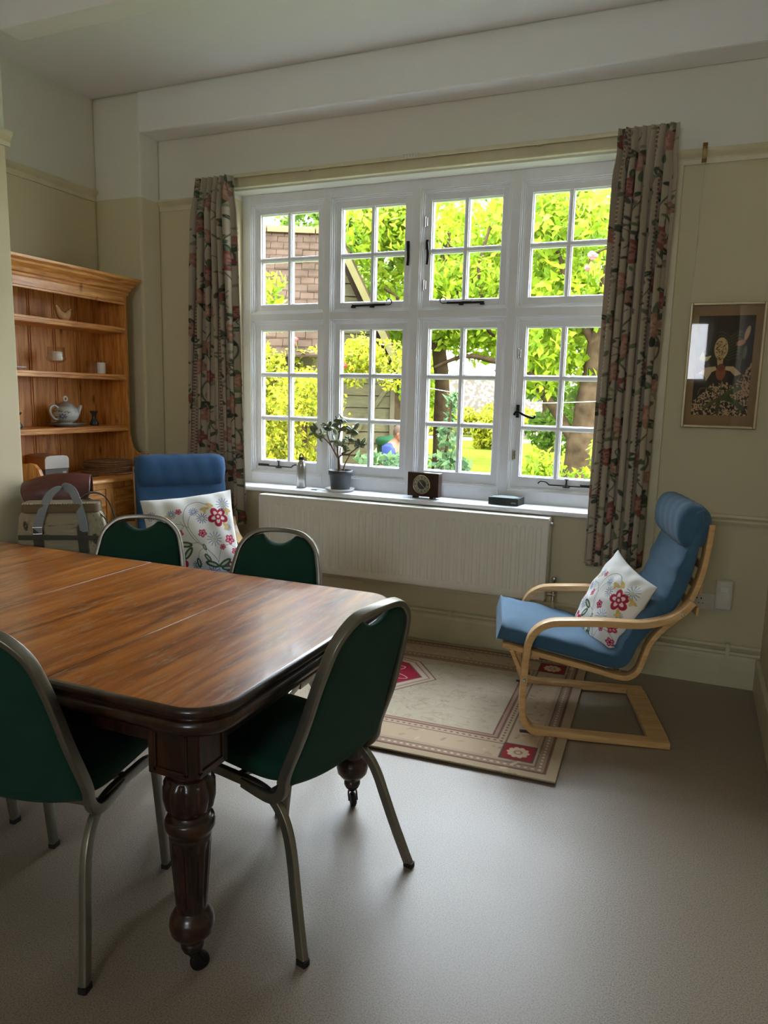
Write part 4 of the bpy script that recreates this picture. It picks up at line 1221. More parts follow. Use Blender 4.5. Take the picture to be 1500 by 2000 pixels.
# ---- rug
def rug_canvas():
    W_, H_ = 1240, 760   # px: 2.35 m x 1.43 m
    k = W_ / 2.35
    c = Canvas(W_, H_, (166, 146, 122))
    rs = random.Random(4)
    def rect(d, col):
        a = d * k; c.poly([(a, a), (W_ - a, a), (W_ - a, H_ - a), (a, H_ - a)], col)
    def dots(d, col, step=0.028, r=0.008):
        a = d * k; n_ = int((W_ - 2 * a) / (step * k))
        for i in range(n_ + 1):
            x = a + i * (W_ - 2 * a) / n_
            c.ell(x, a, r * k, r * k * 0.7, 0, col); c.ell(x, H_ - a, r * k, r * k * 0.7, 0, col)
        n_ = int((H_ - 2 * a) / (step * k))
        for i in range(n_ + 1):
            y = a + i * (H_ - 2 * a) / n_
            c.ell(a, y, r * k * 0.7, r * k, 0, col); c.ell(W_ - a, y, r * k * 0.7, r * k, 0, col)
    rect(0.0, (168, 147, 120)); rect(0.045, (112, 78, 66)); rect(0.058, (146, 122, 102)); dots(0.075, (196, 172, 148)); rect(0.092, (118, 94, 80)); rect(0.100, (166, 142, 120))
    rect(0.118, (178, 154, 128))
    for q in range(260):
        t = rs.random(); side = rs.randrange(4)
        a = rs.uniform(0.12, 0.24) * k
        x, y = ((t * W_, a), (t * W_, H_ - a), (a, t * H_), (W_ - a, t * H_))[side]
        c.ell(x, y, rs.uniform(4, 11), rs.uniform(3, 5), rs.uniform(0, 3), ((160, 136, 110), (190, 168, 142), (150, 122, 104))[q % 3], op=0.8)
    rect(0.245, (116, 94, 80)); rect(0.253, (176, 152, 128)); dots(0.270, (120, 84, 72)); rect(0.286, (118, 86, 76)); rect(0.296, (160, 128, 110)); rect(0.312, (120, 80, 72)); rect(0.320, (178, 162, 140))
    for q in range(900):
        x = rs.uniform(0.33 * k, W_ - 0.33 * k); y = rs.uniform(0.33 * k, H_ - 0.33 * k)
        c.curve([(x, y), (x + rs.uniform(-22, 22), y + rs.uniform(-14, 14)), (x + rs.uniform(-30, 30), y + rs.uniform(-22, 22))], 2.0, ((158, 140, 118), (190, 174, 152), (150, 128, 110))[q % 3], 4, 0.55)
    # corner squares
    for cx in (0.182, 2.35 - 0.182):
        for cy in (0.182, 1.43 - 0.182):
            a = 0.064 * k; X_, Y_ = cx * k, cy * k
            c.poly([(X_ - a - 5, Y_ - a - 5), (X_ + a + 5, Y_ - a - 5), (X_ + a + 5, Y_ + a + 5), (X_ - a - 5, Y_ + a + 5)], (92, 64, 56))
            c.poly([(X_ - a, Y_ - a), (X_ + a, Y_ - a), (X_ + a, Y_ + a), (X_ - a, Y_ + a)], (142, 42, 44))
            for q in range(10):
                t = 2 * PI * q / 10; c.ell(X_ + math.cos(t) * a * 0.5, Y_ + math.sin(t) * a * 0.5, a * 0.26, a * 0.2, t, (202, 178, 150))
            c.ell(X_, Y_, a * 0.55, a * 0.55, 0, (202, 178, 150)); c.ell(X_, Y_, a * 0.3, a * 0.3, 0, (160, 110, 96), hole=0.6)
    # medallion
    X_, Y_ = 1.20 * k, 0.605 * k
    def hexa(sx, sy): return [(X_ + sx * k * a, Y_ + sy * k * b) for a, b in ((1, 0), (0.62, 0.85), (0.2, 1), (-0.2, 1), (-0.62, 0.85), (-1, 0), (-0.62, -0.85), (-0.2, -1), (0.2, -1), (0.62, -0.85))]
    c.poly(hexa(0.42, 0.265), (120, 96, 82)); c.poly(hexa(0.41, 0.256), (190, 166, 146)); c.poly(hexa(0.385, 0.236), (150, 112, 100)); c.poly(hexa(0.375, 0.228), (198, 176, 156)); c.poly(hexa(0.34, 0.205), (122, 88, 78)); c.poly(hexa(0.33, 0.198), (150, 28, 50))
    for q in range(6):
        t = 2 * PI * q / 6 + 0.3
        c.curve([(X_ + 0.10 * k * math.cos(t), Y_ + 0.07 * k * math.sin(t)), (X_ + 0.2 * k * math.cos(t + 0.3), Y_ + 0.12 * k * math.sin(t + 0.3)), (X_ + 0.28 * k * math.cos(t), Y_ + 0.16 * k * math.sin(t)), (X_ + 0.2 * k * math.cos(t - 0.3), Y_ + 0.12 * k * math.sin(t - 0.3)), (X_ + 0.10 * k * math.cos(t), Y_ + 0.07 * k * math.sin(t))], 2.4, (222, 190, 178), 6)
    c.poly([(X_ + 0.12 * k * math.cos(t), Y_ + 0.085 * k * math.sin(t)) for t in np.linspace(0, 2 * PI, 12, endpoint=False)], (206, 196, 186))
    c.poly([(X_ + 0.06 * k * math.cos(t), Y_ + 0.045 * k * math.sin(t)) for t in np.linspace(0, 2 * PI, 8, endpoint=False)], (158, 60, 70))
    return c
rc = rug_canvas()
nu, nv = 780, 480
U, V = np.meshgrid(np.linspace(0, 1, nu), np.linspace(0, 1, nv))
rs_ = np.random.RandomState(1)
Xr = (U - 1) * 2.35; Yr = (1 - V) * 1.425
hgt = 0.009 + 0.0015 * np.sin(Xr * 7 + Yr * 3) * np.sin(Yr * 9)
hgt = hgt * (1 - 0.0 * U)
rug = grid_obj('patterned_rug', Xr, Yr, hgt, M['rugm'], None, rc.sample(U, V))
sol = rug.modifiers.new('thick', 'SOLIDIFY'); sol.thickness = 0.007; sol.offset = -1
rug.location = (-0.395, 2.735, 0); rug.rotation_euler = (0, 0, math.radians(2.5))
tag(rug, 'beige oriental rug with a dark red medallion and striped border below the window', 'rug')

# ---- radiator
rad = empty('radiator', (-1.65, D - 0.1, 0.372))
tag(rad, 'long white ribbed panel radiator on the wall below the window sill', 'radiator')
RW, RH = 1.872, 0.468
nu, nv = 900, 16
xs = np.linspace(-RW / 2, RW / 2, nu)
zv = np.array([0, 0.004, 0.012, 0.030, 0.042, 0.052, 0.064, 0.15, 0.25, 0.35, 0.404, 0.416, 0.426, 0.440, 0.456, 0.468])
U, V = np.meshgrid(xs, zv)
pitch = 0.0457
rib = 0.5 - 0.5 * np.cos(2 * PI * (U + RW / 2 - 0.02) / pitch)
rib = np.clip(rib * 1.7 - 0.35, 0, 1)
edge = ((U > -RW / 2 + 0.03) & (U < RW / 2 - 0.03)).astype(float)
vert = np.clip((V - 0.042) / 0.022, 0, 1) * np.clip((0.426 - V) / 0.022, 0, 1)
dep = -0.052 + 0.011 * rib * edge * vert + 0.006 * np.clip((0.010 - V) / 0.01, 0, 1)
grid_obj('radiator_panel', U, dep, V, M['rad'], rad)
f = MB(); f.box(-RW / 2, RW / 2, -0.046, -0.036, 0.0, RH); f.box(-RW / 2, RW / 2, 0.03, 0.045, 0.0, RH); f.build('back_panel', M['rad'], rad, bevel=0.002)
f = MB(); f.box(-RW / 2 - 0.004, RW / 2 + 0.004, -0.055, 0.048, RH - 0.004, RH + 0.008)
f.box(-RW / 2 - 0.006, -RW / 2, -0.054, 0.048, 0.01, RH); f.box(RW / 2, RW / 2 + 0.006, -0.054, 0.048, 0.01, RH)
f.build('radiator_casing', M['rad'], rad, bevel=0.003)
f = MB(); f.tube([(RW / 2 + 0.004, -0.005, RH - 0.03), (RW / 2 + 0.020, -0.005, RH - 0.03)], 0.010, 10); f.build('bleed_plug', M['chrome'], rad)
v_ = MB()
vx = RW / 2 + 0.045
v_.tube([(RW / 2, -0.005, 0.035), (vx + 0.012, -0.005, 0.035)], 0.010, 10)
v_.tube([(vx, -0.005, 0.0), (vx, -0.005, 0.055)], 0.011, 12)
v_.lathe([(0.010, 0.055), (0.015, 0.060), (0.016, 0.085), (0.012, 0.090)], 16, Matrix.Translation((vx, -0.005, 0)))
v_.lathe([(0.008, 0.09), (0.008, 0.11), (0.014, 0.112), (0.014, 0.135), (0.010, 0.140)], 16, Matrix.Translation((vx, -0.005, 0)))
v_.build('valve', M['chrome'], rad)
f = MB(); f.tube([(vx, -0.005, 0.0), (vx, -0.005, -0.10), (vx, 0.03, -0.15), (vx, 0.072, -0.172)], 0.0075, 8); f.build('pipe', M['cream'], rad)

hp = empty('heating_pipe', (-0.6, D - 0.02, 0.205))
tag(hp, 'pair of cream painted heating pipes running low along the window wall', 'pipe')
for k, (x0, x1, zz) in enumerate(((-2.9, XR - 0.003 + 0.6 - 0.6, 0.186), (-0.75, XR - 0.003, 0.222))):
    f = MB(); f.tube([(x0 + 0.6, 0, zz - 0.205), (x1 + 0.6, 0, zz - 0.205)], 0.0115, 12, ref=(0, 1, 0)); f.build('pipe', M['cream'], hp)
for xx in (-2.2, -1.3, -0.5, 0.25):
    f = MB(); f.box(xx + 0.6 - 0.012, xx + 0.6 + 0.012, -0.013, 0.02, -0.034, 0.034 if xx > -0.7 else -0.004)
    f.build('pipe_clip', M['cream'], hp, bevel=0.003)

# ---- socket with plugged-in freshener
so = empty('wall_socket', (0.135, D, 0.45))
tag(so, 'white double wall socket low on the wall behind the right armchair', 'socket')
f = MB(); f.box(-0.073, 0.073, -0.010, 0, -0.043, 0.043); pl = f.build('plate', M['wallwhite'], so, bevel=0.004)
f = MB()
for px_ in (-0.036,):
    f.box(px_ - 0.003, px_ + 0.003, -0.0105, -0.006, 0.010, 0.020)
    f.box(px_ - 0.014, px_ - 0.007, -0.0105, -0.006, -0.012, -0.008); f.box(px_ + 0.007, px_ + 0.014, -0.0105, -0.006, -0.012, -0.008)
f.box(-0.060, -0.054, -0.0105, -0.006, 0.012, 0.02)
f.build('socket_hole', M['rubber'], pl)
pg = empty('plug_in_box', (0.205, D - 0.045, 0.505))
tag(pg, 'white rounded plug-in unit pushed into the wall socket', 'plug')
f = MB(); f.prism(rrect(-0.042, 0.042, -0.034, 0.034, 0.016, 5), 'z', -0.075, 0.08); f.build('casing', M['wallwhite'], pg, bevel=0.008, seg=3)
f = MB(); f.box(-0.02, 0.02, -0.037, -0.033, 0.02, 0.05); f.build('vent', M['ceramic'], pg, bevel=0.002)

# ---- framed picture hanging from the picture rail
pc = empty('framed_picture', (0.098, D - 0.012, 1.69))
tag(pc, 'framed dark botanical print with pale orchid flowers on the right wall', 'picture')
pw, ph_ = 0.355, 0.63
f = MB()
for (x0, x1, z0, z1) in ((-pw / 2 + 0.014, pw / 2 - 0.014, ph_ / 2 - 0.014, ph_ / 2), (-pw / 2 + 0.014, pw / 2 - 0.014, -ph_ / 2, -ph_ / 2 + 0.014), (-pw / 2, -pw / 2 + 0.014, -ph_ / 2, ph_ / 2), (pw / 2 - 0.014, pw / 2, -ph_ / 2, ph_ / 2)):
    f.box(x0, x1, -0.022, 0.008, z0, z1)
f.build('frame', mat('pale_wood_frame', (176, 158, 116), 0.35, metal=0.2), pc, bevel=0.003)
c = Canvas(300, 520, (40, 22, 16))
rs = random.Random(9)
for q in range(620):
    x = rs.uniform(0, 300); y = rs.uniform(330, 520)
    if y < 400 + 60 * math.sin(x / 60.0 + 2.2) and x < 230: continue
    c.ell(x, y, rs.uniform(4, 7), rs.uniform(2, 3.4), rs.uniform(0, 3), (196, 164, 122))
for q in range(180):
    x = rs.uniform(225, 300); y = rs.uniform(240, 420)
    if x < 300 - (y - 230) * 0.5: continue
    c.ell(x, y, rs.uniform(4, 7), rs.uniform(2, 3.4), rs.uniform(0, 3), (190, 150, 116))
for t in np.linspace(0, 1, 9):
    for s in (-1, 1):
        c.curve([(175, 230 - 120 * t), (175 + s * 40, 215 - 130 * t), (175 + s * 62, 225 - 140 * t)], 7, (62, 66, 38), 5)
c.curve([(150, 420), (150, 320), (140, 280)], 5, (96, 90, 52)); c.curve([(175, 400), (235, 330), (240, 240), (262, 170)], 5, (96, 90, 62))
c.ell(132, 170, 36, 58, 0, (200, 172, 122)); c.ell(132, 225, 16, 46, 0, (196, 160, 110))
for q in range(90): c.ell(132 + rs.uniform(-28, 28), 175 + rs.uniform(-45, 55), 2.6, 2.6, 0, (70, 36, 22))
c.poly([(110, 262), (60, 268), (20, 300), (52, 306), (66, 340), (92, 292), (118, 280)], (206, 182, 140))
c.poly([(165, 262), (205, 262), (250, 300), (218, 312), (190, 286), (160, 280)], (210, 176, 140))
c.ell(140, 292, 26, 42, 0, (150, 78, 48)); c.ell(140, 268, 20, 20, 0, (116, 50, 28))
c.poly([(22, 210), (34, 178), (48, 214), (84, 206), (62, 236), (40, 236), (18, 228)], (214, 198, 140))
c.ell(262, 90, 12, 38, 0.25, (190, 150, 110)); c.ell(232, 140, 26, 14, -0.4, (170, 120, 86)); c.ell(258, 190, 10, 34, 0.1, (90, 92, 62))
c.curve([(150, 430), (200, 395), (250, 375)], 20, (70, 80, 40)); c.curve([(160, 425), (215, 440), (268, 480)], 26, (60, 72, 34)); c.curve([(150, 430), (110, 450), (70, 480)], 20, (84, 78, 42)); c.curve([(145, 430), (142, 470), (138, 505)], 20, (58, 62, 30)); c.curve([(150, 425), (90, 380), (40, 380), (28, 410)], 8, (86, 70, 50))
U, V = np.meshgrid(np.linspace(0, 1, 150), np.linspace(0, 1, 260))
grid_obj('print', (U - 0.5) * 0.262, np.full_like(U, -0.004), (0.5 - V) * 0.50, M['print'], pc, c.sample(U, V))
f = MB(); f.box(-pw / 2 + 0.01, pw / 2 - 0.01, -0.002, 0.002, -ph_ / 2 + 0.01, ph_ / 2 - 0.01); f.build('mount', mat('brown_mount', (142, 112, 74), 0.8), pc)
f = MB(); f.add([(-pw / 2 + 0.012, -0.010, -ph_ / 2 + 0.012), (pw / 2 - 0.012, -0.010, -ph_ / 2 + 0.012), (pw / 2 - 0.012, -0.010, ph_ / 2 - 0.012), (-pw / 2 + 0.012, -0.010, ph_ / 2 - 0.012)], [(0, 1, 2, 3)]); f.build('glazing', M['glass'], pc)
hk = empty('picture_hook', (-0.075, D - 0.03, 2.735))
tag(hk, 'brass picture rail hook with thin cord above the framed print', 'hook')
f = MB(); f.sweep(catmull([(0, 0.012, 0.030), (0, -0.010, 0.034), (0, -0.016, 0.010), (0, -0.012, -0.045), (0, -0.022, -0.060), (0, -0.030, -0.045)], 5), rrsec(0.011, 0.0015, 0.001), ref=(1, 0, 0)); f.build('hook', mat('old_brass', (120, 98, 60), 0.4, metal=0.9), hk)
f = MB(); f.tube([(0, -0.022, -0.055), (-0.003, 0.015, -0.72)], 0.0011, 5); f.build('cord', M['wallwhite'], hk)

# ================================================================== DRESSER AND SMALL THINGS
def W(o):
    """matrix that turns room coordinates into the local frame of an unrotated thing"""
    return Matrix.Translation(-Vector(o.location))

DY0, DY1, DXF, DXB, DZB = 2.93, 3.885, -3.50, -3.72, -3.24
dr = empty('pine_dresser', (-3.48, (DY0 + DY1) / 2, 0))
tag(dr, 'tall antique pine dresser with open shelves in the alcove at the left', 'dresser')
T = W(dr)
for y in (DY0, DY1 - 0.022):
    f = MB()
    out = [(DXB, 0.967), (-3.262, 0.967), (-3.268, 1.01), (-3.290, 1.055), (-3.325, 1.082), (-3.365, 1.086), (-3.405, 1.078), (-3.440, 1.085), (-3.470, 1.115), (-3.488, 1.16), (DXF, 1.22), (DXF, 2.14), (DXB, 2.14)]
    f.prism(out, 'y', y, y + 0.022, T)
    f.build('side_panel', M['pine'], dr, bevel=0.002)
f = MB(); f.box(DXB - 0.015, DXB, DY0, DY1, 0.95, 2.15, T)
for yy in (3.115, 3.30, 3.485, 3.67, 3.80):
    f.box(DXB, DXB + 0.004, yy - 0.012, yy - 0.006, 0.96, 2.12, T); f.box(DXB, DXB + 0.006, yy + 0.003, yy + 0.012, 0.96, 2.12, T)
    f.box(DXB, DXB + 0.0007, yy - 0.006, yy + 0.003, 0.96, 2.12, T)
f.build('back_boards', M['pine'], dr, bevel=0.0015)
for (z0, z1) in ((1.863, 1.90), (1.560, 1.596), (1.228, 1.264)):
    f = MB(); f.prism([(DXB, z0), (DXF - 0.004, z0), (DXF, z0 + 0.004), (DXF, z0 + 0.012), (DXF - 0.004, z0 + 0.014), (DXF - 0.004, z0 + 0.020), (DXF + 0.002, z0 + 0.022), (DXF + 0.002, z1 - 0.004), (DXF - 0.004, z1), (DXB, z1)], 'y', DY0 + 0.022, DY1 - 0.022, T)
    f.build('shelf', M['pineh'], dr)
f = MB(); f.box(DXF - 0.018, DXF, DY0 + 0.018, DY1 - 0.022, 2.045, 2.13, T); f.box(DXF - 0.002, DXF + 0.006, DY0 + 0.02, DY1 - 0.03, 2.058, 2.125, T); f.build('frieze', M['pineh'], dr, bevel=0.002)
cp = [(DXB, 2.10), (DXF + 0.004, 2.10), (DXF + 0.010, 2.112), (DXF + 0.008, 2.124), (DXF + 0.018, 2.130), (DXF + 0.024, 2.150), (DXF + 0.040, 2.168), (DXF + 0.046, 2.172), (DXF + 0.050, 2.186), (DXF + 0.066, 2.196), (DXF + 0.068, 2.212), (DXB, 2.214)]
f = MB()
# mitred: profile offset grows to the ends too
vs = []; n_ = len(cp)
for yend, sg in ((DY0, -1), (DY1, 1)):
    for (x, z) in cp:
        ext = max(0.0, x - DXF)
        vs.append((x, yend + sg * ext, z))
f.add(vs, [tuple(range(n_))[::-1], tuple(range(n_, 2 * n_))] + [(i, (i + 1) % n_, n_ + (i + 1) % n_, n_ + i) for i in range(n_)], False, T)
f.build('cornice', M['pineh'], dr, bevel=0.0015)
f = MB(); f.prism([(DXB - 0.10, 0.940), (DZB + 0.010, 0.940), (DZB + 0.018, 0.944), (DZB + 0.020, 0.952), (DZB + 0.016, 0.962), (DZB + 0.008, 0.967), (DXB - 0.10, 0.967)], 'y', DY0 - 0.015, DY1 + 0.015, T)
f.build('worktop', M['pineh'], dr)
f = MB()
f.box(DXB - 0.08, DZB - 0.02, DY0, DY0 + 0.02, 0.0, 0.94, T); f.box(DXB - 0.08, DZB - 0.02, DY1 - 0.02, DY1, 0.0, 0.94, T)
f.box(DZB - 0.022, DZB - 0.0008, DY0 + 0.001, DY1 - 0.001, 0.905, 0.939, T); f.box(DZB - 0.022, DZB - 0.0008, DY0 + 0.001, DY1 - 0.001, 0.675, 0.70, T)
f.box(DZB - 0.022, DZB, DY0, DY0 + 0.045, 0.0, 0.94, T); f.box(DZB - 0.022, DZB, DY1 - 0.045, DY1, 0.0, 0.94, T)
f.box(DZB - 0.022, DZB - 0.0016, 3.375, 3.44, 0.0, 0.938, T); f.box(DZB - 0.022, DZB - 0.0008, DY0 + 0.001, DY1 - 0.001, 0.0, 0.10, T)
f.box(DXB - 0.08, DZB - 0.03, DY0 + 0.02, DY1 - 0.02, 0.06, 0.08, T); f.box(DXB - 0.08, DXB - 0.07, DY0, DY1, 0, 0.94, T)
f.build('carcass', M['pine'], dr, bevel=0.002)
knobm = mat('dark_turned_wood', (70, 42, 24), 0.35)
for (ya, yb) in ((2.978, 3.372), (3.443, 3.837)):
    f = MB(); f.box(DZB - 0.03, DZB - 0.004, ya, yb, 0.703, 0.902, T); f.box(DZB - 0.010, DZB + 0.001, ya + 0.012, yb - 0.012, 0.715, 0.890, T)
    d_ = f.build('drawer', M['pineh'], dr, bevel=0.002)
    k = MB(); k.lathe([(0.010, 0), (0.009, 0.012), (0.020, 0.018), (0.023, 0.026), (0.019, 0.034), (0.008, 0.038)], 20, T @ Matrix.Translation((DZB, (ya + yb) / 2, 0.80)) @ Matrix.Rotation(PI / 2, 4, 'Y')); k.build('knob', knobm, d_)
    f = MB(); f.box(DZB - 0.03, DZB - 0.004, ya, yb, 0.103, 0.673, T)
    for (p, q, r_, s_) in ((ya, ya + 0.06, 0.103, 0.673), (yb - 0.06, yb, 0.103, 0.673), (ya, yb, 0.103, 0.16), (ya, yb, 0.615, 0.673)): f.box(DZB - 0.010, DZB + 0.001, p, q, r_, s_, T)
    d_ = f.build('door', M['pine'], dr, bevel=0.002)
    k = MB(); k.lathe([(0.010, 0), (0.009, 0.012), (0.020, 0.018), (0.023, 0.026), (0.019, 0.034), (0.008, 0.038)], 20, T @ Matrix.Translation((DZB, 3.345 if ya < 3.2 else 3.47, 0.42)) @ Matrix.Rotation(PI / 2, 4, 'Y')); k.build('knob', knobm, d_)

# wooden bird
b_ = empty('carved_bird', (-3.575, 3.43, 1.90)); tag(b_, 'small pale carved wooden bird on the top dresser shelf', 'ornament')
pale = wood('pale_carved_wood', (168, 124, 76), (196, 152, 100), (212, 174, 122), grain=(3, 3, 3), rough=0.6)
f = MB()
nb = 26; path = catmull([(0.0, -0.062, 0.088), (0, -0.052, 0.070), (0, -0.035, 0.040), (0, -0.008, 0.026), (0, 0.016, 0.032), (0, 0.034, 0.056), (0, 0.040, 0.066)], 5)
scs = [0.18 + 0.9 * math.sin(PI * min(1, (i + 2) / (len(path) + 4))) ** 1.3 for i in range(len(path))]
f.sweep(path, [(0.019 * math.cos(2 * PI * k / 12), 0.024 * math.sin(2 * PI * k / 12)) for k in range(12)], ref=(1, 0, 0), scale=scs)
f.build('body', pale, b_)
f = MB(); f.prism(rrect(-0.018, 0.018, -0.026, 0.026, 0.012, 4), 'z', 0.0, 0.010); f.build('base', pale, b_, bevel=0.002)
f = MB(); f.ball((0, 0.046, 0.071), 0.011, 0.013, 0.010, 12, 8); hd = f.build('head', pale, b_)
f = MB(); f.lathe([(0.005, 0), (0.0008, 0.018)], 8, Matrix.Translation((0, 0.055, 0.069)) @ Matrix.Rotation(-PI / 2 - 0.2, 4, 'X')); f.build('beak', knobm, hd)
# glass goblet with candle
g = empty('glass_candle_holder', (-3.585, 3.365, 1.596)); tag(g, 'stemmed clear glass bowl holding a white candle on the middle shelf', 'candle holder')
f = MB(); f.lathe([(0.036, 0.0), (0.036, 0.003), (0.008, 0.006), (0.006, 0.012), (0.006, 0.045), (0.012, 0.050), (0.046, 0.062), (0.058, 0.078), (0.050, 0.090), (0.048, 0.146), (0.0465, 0.146), (0.048, 0.092), (0.054, 0.079), (0.044, 0.066), (0.0, 0.056)], 28, cap=False)
f.build('bowl', M['clear'], g)
wax = mat('candle_wax', (232, 230, 222), 0.5)
f = MB(); f.lathe([(0.034, 0.066), (0.036, 0.070), (0.036, 0.116), (0.032, 0.120), (0.010, 0.117)], 24); cn = f.build('candle', wax, g)
f = MB(); f.tube([(0, 0, 0.115), (0.001, 0, 0.132)], 0.0012, 5); f.build('wick', M['rubber'], cn)
# dish
g = empty('shallow_dish', (-3.60, 3.085, 1.596)); tag(g, 'small shallow white dish at the left end of the middle shelf', 'dish')
f = MB(); f.lathe([(0.020, 0), (0.024, 0.003), (0.052, 0.012), (0.060, 0.019), (0.058, 0.020), (0.048, 0.014), (0.0, 0.006)], 28, cap=False); f.build('dish', M['ceramic'], g)
# tumbler with candle
g = empty('tumbler_candle', (-3.60, 3.69, 1.596)); tag(g, 'clear tumbler beside a short white candle at the right of the middle shelf', 'candle')
f = MB(); f.lathe([(0.026, 0), (0.029, 0.004), (0.031, 0.082), (0.0295, 0.082), (0.027, 0.008), (0.0, 0.007)], 28, Matrix.Translation((-0.01, -0.022, 0)), cap=False); f.build('tumbler', M['clear'], g)
f = MB(); f.lathe([(0.026, 0.0), (0.0265, 0.003), (0.0265, 0.070), (0.022, 0.073), (0.005, 0.071)], 24, Matrix.Translation((0.02, 0.033, 0))); cn = f.build('candle', wax, g)
f = MB(); f.tube([(0.02, 0.033, 0.07), (0.021, 0.033, 0.086)], 0.0012, 5); f.build('wick', M['rubber'], cn)
# tray and teapot
g = empty('oval_tray', (-3.60, 3.44, 1.264)); tag(g, 'dark grey oval stand under the teapot on the lower shelf', 'tray')
f = MB(); f.lathe([(0.08, 0.0), (0.085, 0.005), (0.118, 0.014), (0.126, 0.022), (0.122, 0.023), (0.10, 0.016), (0.0, 0.012)], 40, Matrix.Diagonal((0.72, 1, 1, 1)), cap=False); f.build('stand', mat('grey_stoneware', (112, 116, 116), 0.3, coat=0.3), g)
g = empty('teapot', (-3.60, 3.435, 1.2765)); tag(g, 'round grey-white teapot with blue painted flowers on the lower dresser shelf', 'teapot')
c = Canvas(360, 160, (196, 198, 196))
for q in range(2):
    bx = 90 + q * 180
    c.curve([(bx - 60, 60), (bx - 30, 46), (bx, 52), (bx + 40, 46), (bx + 70, 60)], 3, (70, 76, 84))
    for k in range(9): c.leaf(bx - 56 + k * 14, 50 + 8 * math.sin(k), 7, k, (74, 80, 86))
    for t in np.linspace(0, 2 * PI, 9)[:-1]: c.ell(bx + 30 + 14 * math.cos(t), 88 + 14 * math.sin(t), 9, 4, t, (84, 104, 160))
    c.curve([(bx - 40, 70), (bx - 10, 96), (bx + 20, 88)], 2, (90, 96, 110))
th, zz = np.meshgrid(np.linspace(0, 2 * PI, 96), np.linspace(0, 1, 40))
pr_ = np.array([(0.038, 0.0), (0.040, 0.006), (0.036, 0.012), (0.062, 0.030), (0.076, 0.055), (0.077, 0.075), (0.068, 0.098), (0.050, 0.113), (0.044, 0.117)])
tt = np.linspace(0, len(pr_) - 1, 40); rr = np.interp(tt, range(len(pr_)), pr_[:, 0]); zz_ = np.interp(tt, range(len(pr_)), pr_[:, 1])
pot_m = attr_mat('glazed_pottery', rough=0.2, bump=0, coat=0.5)
grid_obj('body', rr[:, None] * np.cos(th), rr[:, None] * np.sin(th), np.repeat(zz_[:, None], 96, 1), pot_m, g, c.sample(th / (2 * PI), 1 - zz_[:, None].repeat(96, 1) / 0.12))
f = MB(); f.lathe([(0.052, 0.113), (0.053, 0.117), (0.040, 0.128), (0.022, 0.138), (0.008, 0.142), (0.0, 0.143)], 28, cap=False)
ld = f.build('lid', mat('glazed_grey', (150, 154, 152), 0.2, coat=0.5), g)
f = MB(); f.tube([(0, 0.014 * math.cos(t), 0.158 + 0.014 * math.sin(t)) for t in np.linspace(0, 2 * PI, 14)], 0.005, 8, ref=(1, 0, 0)); f.build('lid_ring', M['ceramic'], ld)
sp_m = mat('glazed_white_grey', (190, 192, 190), 0.2, coat=0.5)
f = MB(); f.tube(catmull([(0, 0.062, 0.055), (0, 0.088, 0.066), (0, 0.108, 0.094), (0, 0.122, 0.116)], 6), 0.016, 14, scale=list(np.linspace(1.15, 0.62, 19)), ref=(1, 0, 0)); f.build('spout', sp_m, g)
f = MB(); f.tube(catmull([(0, -0.055, 0.100), (0, -0.090, 0.118), (0, -0.118, 0.104), (0, -0.118, 0.070), (0, -0.092, 0.040), (0, -0.066, 0.036)], 7), 0.0075, 10, ref=(1, 0, 0)); f.build('handle', sp_m, g)
# dark candlesticks
cs = mat('dark_green_glaze', (40, 46, 38), 0.3, coat=0.3)
for i, (x, y, lab) in enumerate(((-3.61, 3.675, 'small dark waisted candlestick to the right of the teapot'), (-3.60, 3.075, 'small dark candlestick at the far left end of the teapot shelf'))):
    g = empty('candlestick', (x, y, 1.264)); tag(g, lab, 'candlestick', 'dark candlesticks on the shelf')
    f = MB(); f.lathe([(0.026, 0), (0.030, 0.008), (0.027, 0.022), (0.016, 0.040), (0.013, 0.055), (0.015, 0.074), (0.024, 0.084), (0.025, 0.090), (0.012, 0.090), (0.010, 0.07)], 24, cap=False); f.build('body', cs, g)
    f = MB(); f.lathe([(0.0245, 0.086), (0.028, 0.090), (0.0245, 0.094)], 24, cap=False); f.build('rim', cs, g)
# runner mat, box, straw mats
g = empty('folded_runner', (-3.50, 3.33, 0.967)); tag(g, 'thin dark folded cloth mat lying under the white-ended box', 'mat')
f = MB(); f.box(-0.11, 0.13, -0.19, 0.13, 0.0, 0.004); f.box(-0.10, 0.12, -0.18, 0.12, 0.004, 0.008); f.build('cloth', mat('dark_woven_cloth', (88, 66, 50), 0.9), g, bevel=0.0015)
g = empty('storage_box', (-3.575, 3.27, 0.975), math.radians(-12)); tag(g, 'cardboard-brown box with a white rounded end and grey base on the dresser top', 'box')
f = MB(); f.box(-0.125, 0.075, -0.075, 0.075, 0, 0.048); f.build('base', mat('grey_plastic_base', (116, 118, 116), 0.4), g, bevel=0.004)
f = MB(); f.prism([(-0.077, 0.048), (0.077, 0.048), (0.077, 0.105), (0.068, 0.120), (0.04, 0.126), (-0.04, 0.126), (-0.068, 0.120), (-0.077, 0.105)], 'x', -0.13, 0.072); f.build('lid', mat('kraft_card', (172, 134, 100), 0.7), g, bevel=0.002)
f = MB(); f.prism([(-0.077, 0.048), (0.077, 0.048), (0.077, 0.105), (0.068, 0.120), (0.04, 0.126), (-0.04, 0.126), (-0.068, 0.120), (-0.077, 0.105)], 'x', 0.0722, 0.080); f.build('white_end', M['ceramic'], g, bevel=0.003)
f = MB(); f.box(0.075, 0.0765, 0.035, 0.060, 0.014, 0.030); f.build('maker_plate', M['ceramic'], g)
straw = mat('woven_straw', (128, 88, 50), 0.8, var=0.3, scale=60, bump=0.8, bscale=120)
zc = 0.967
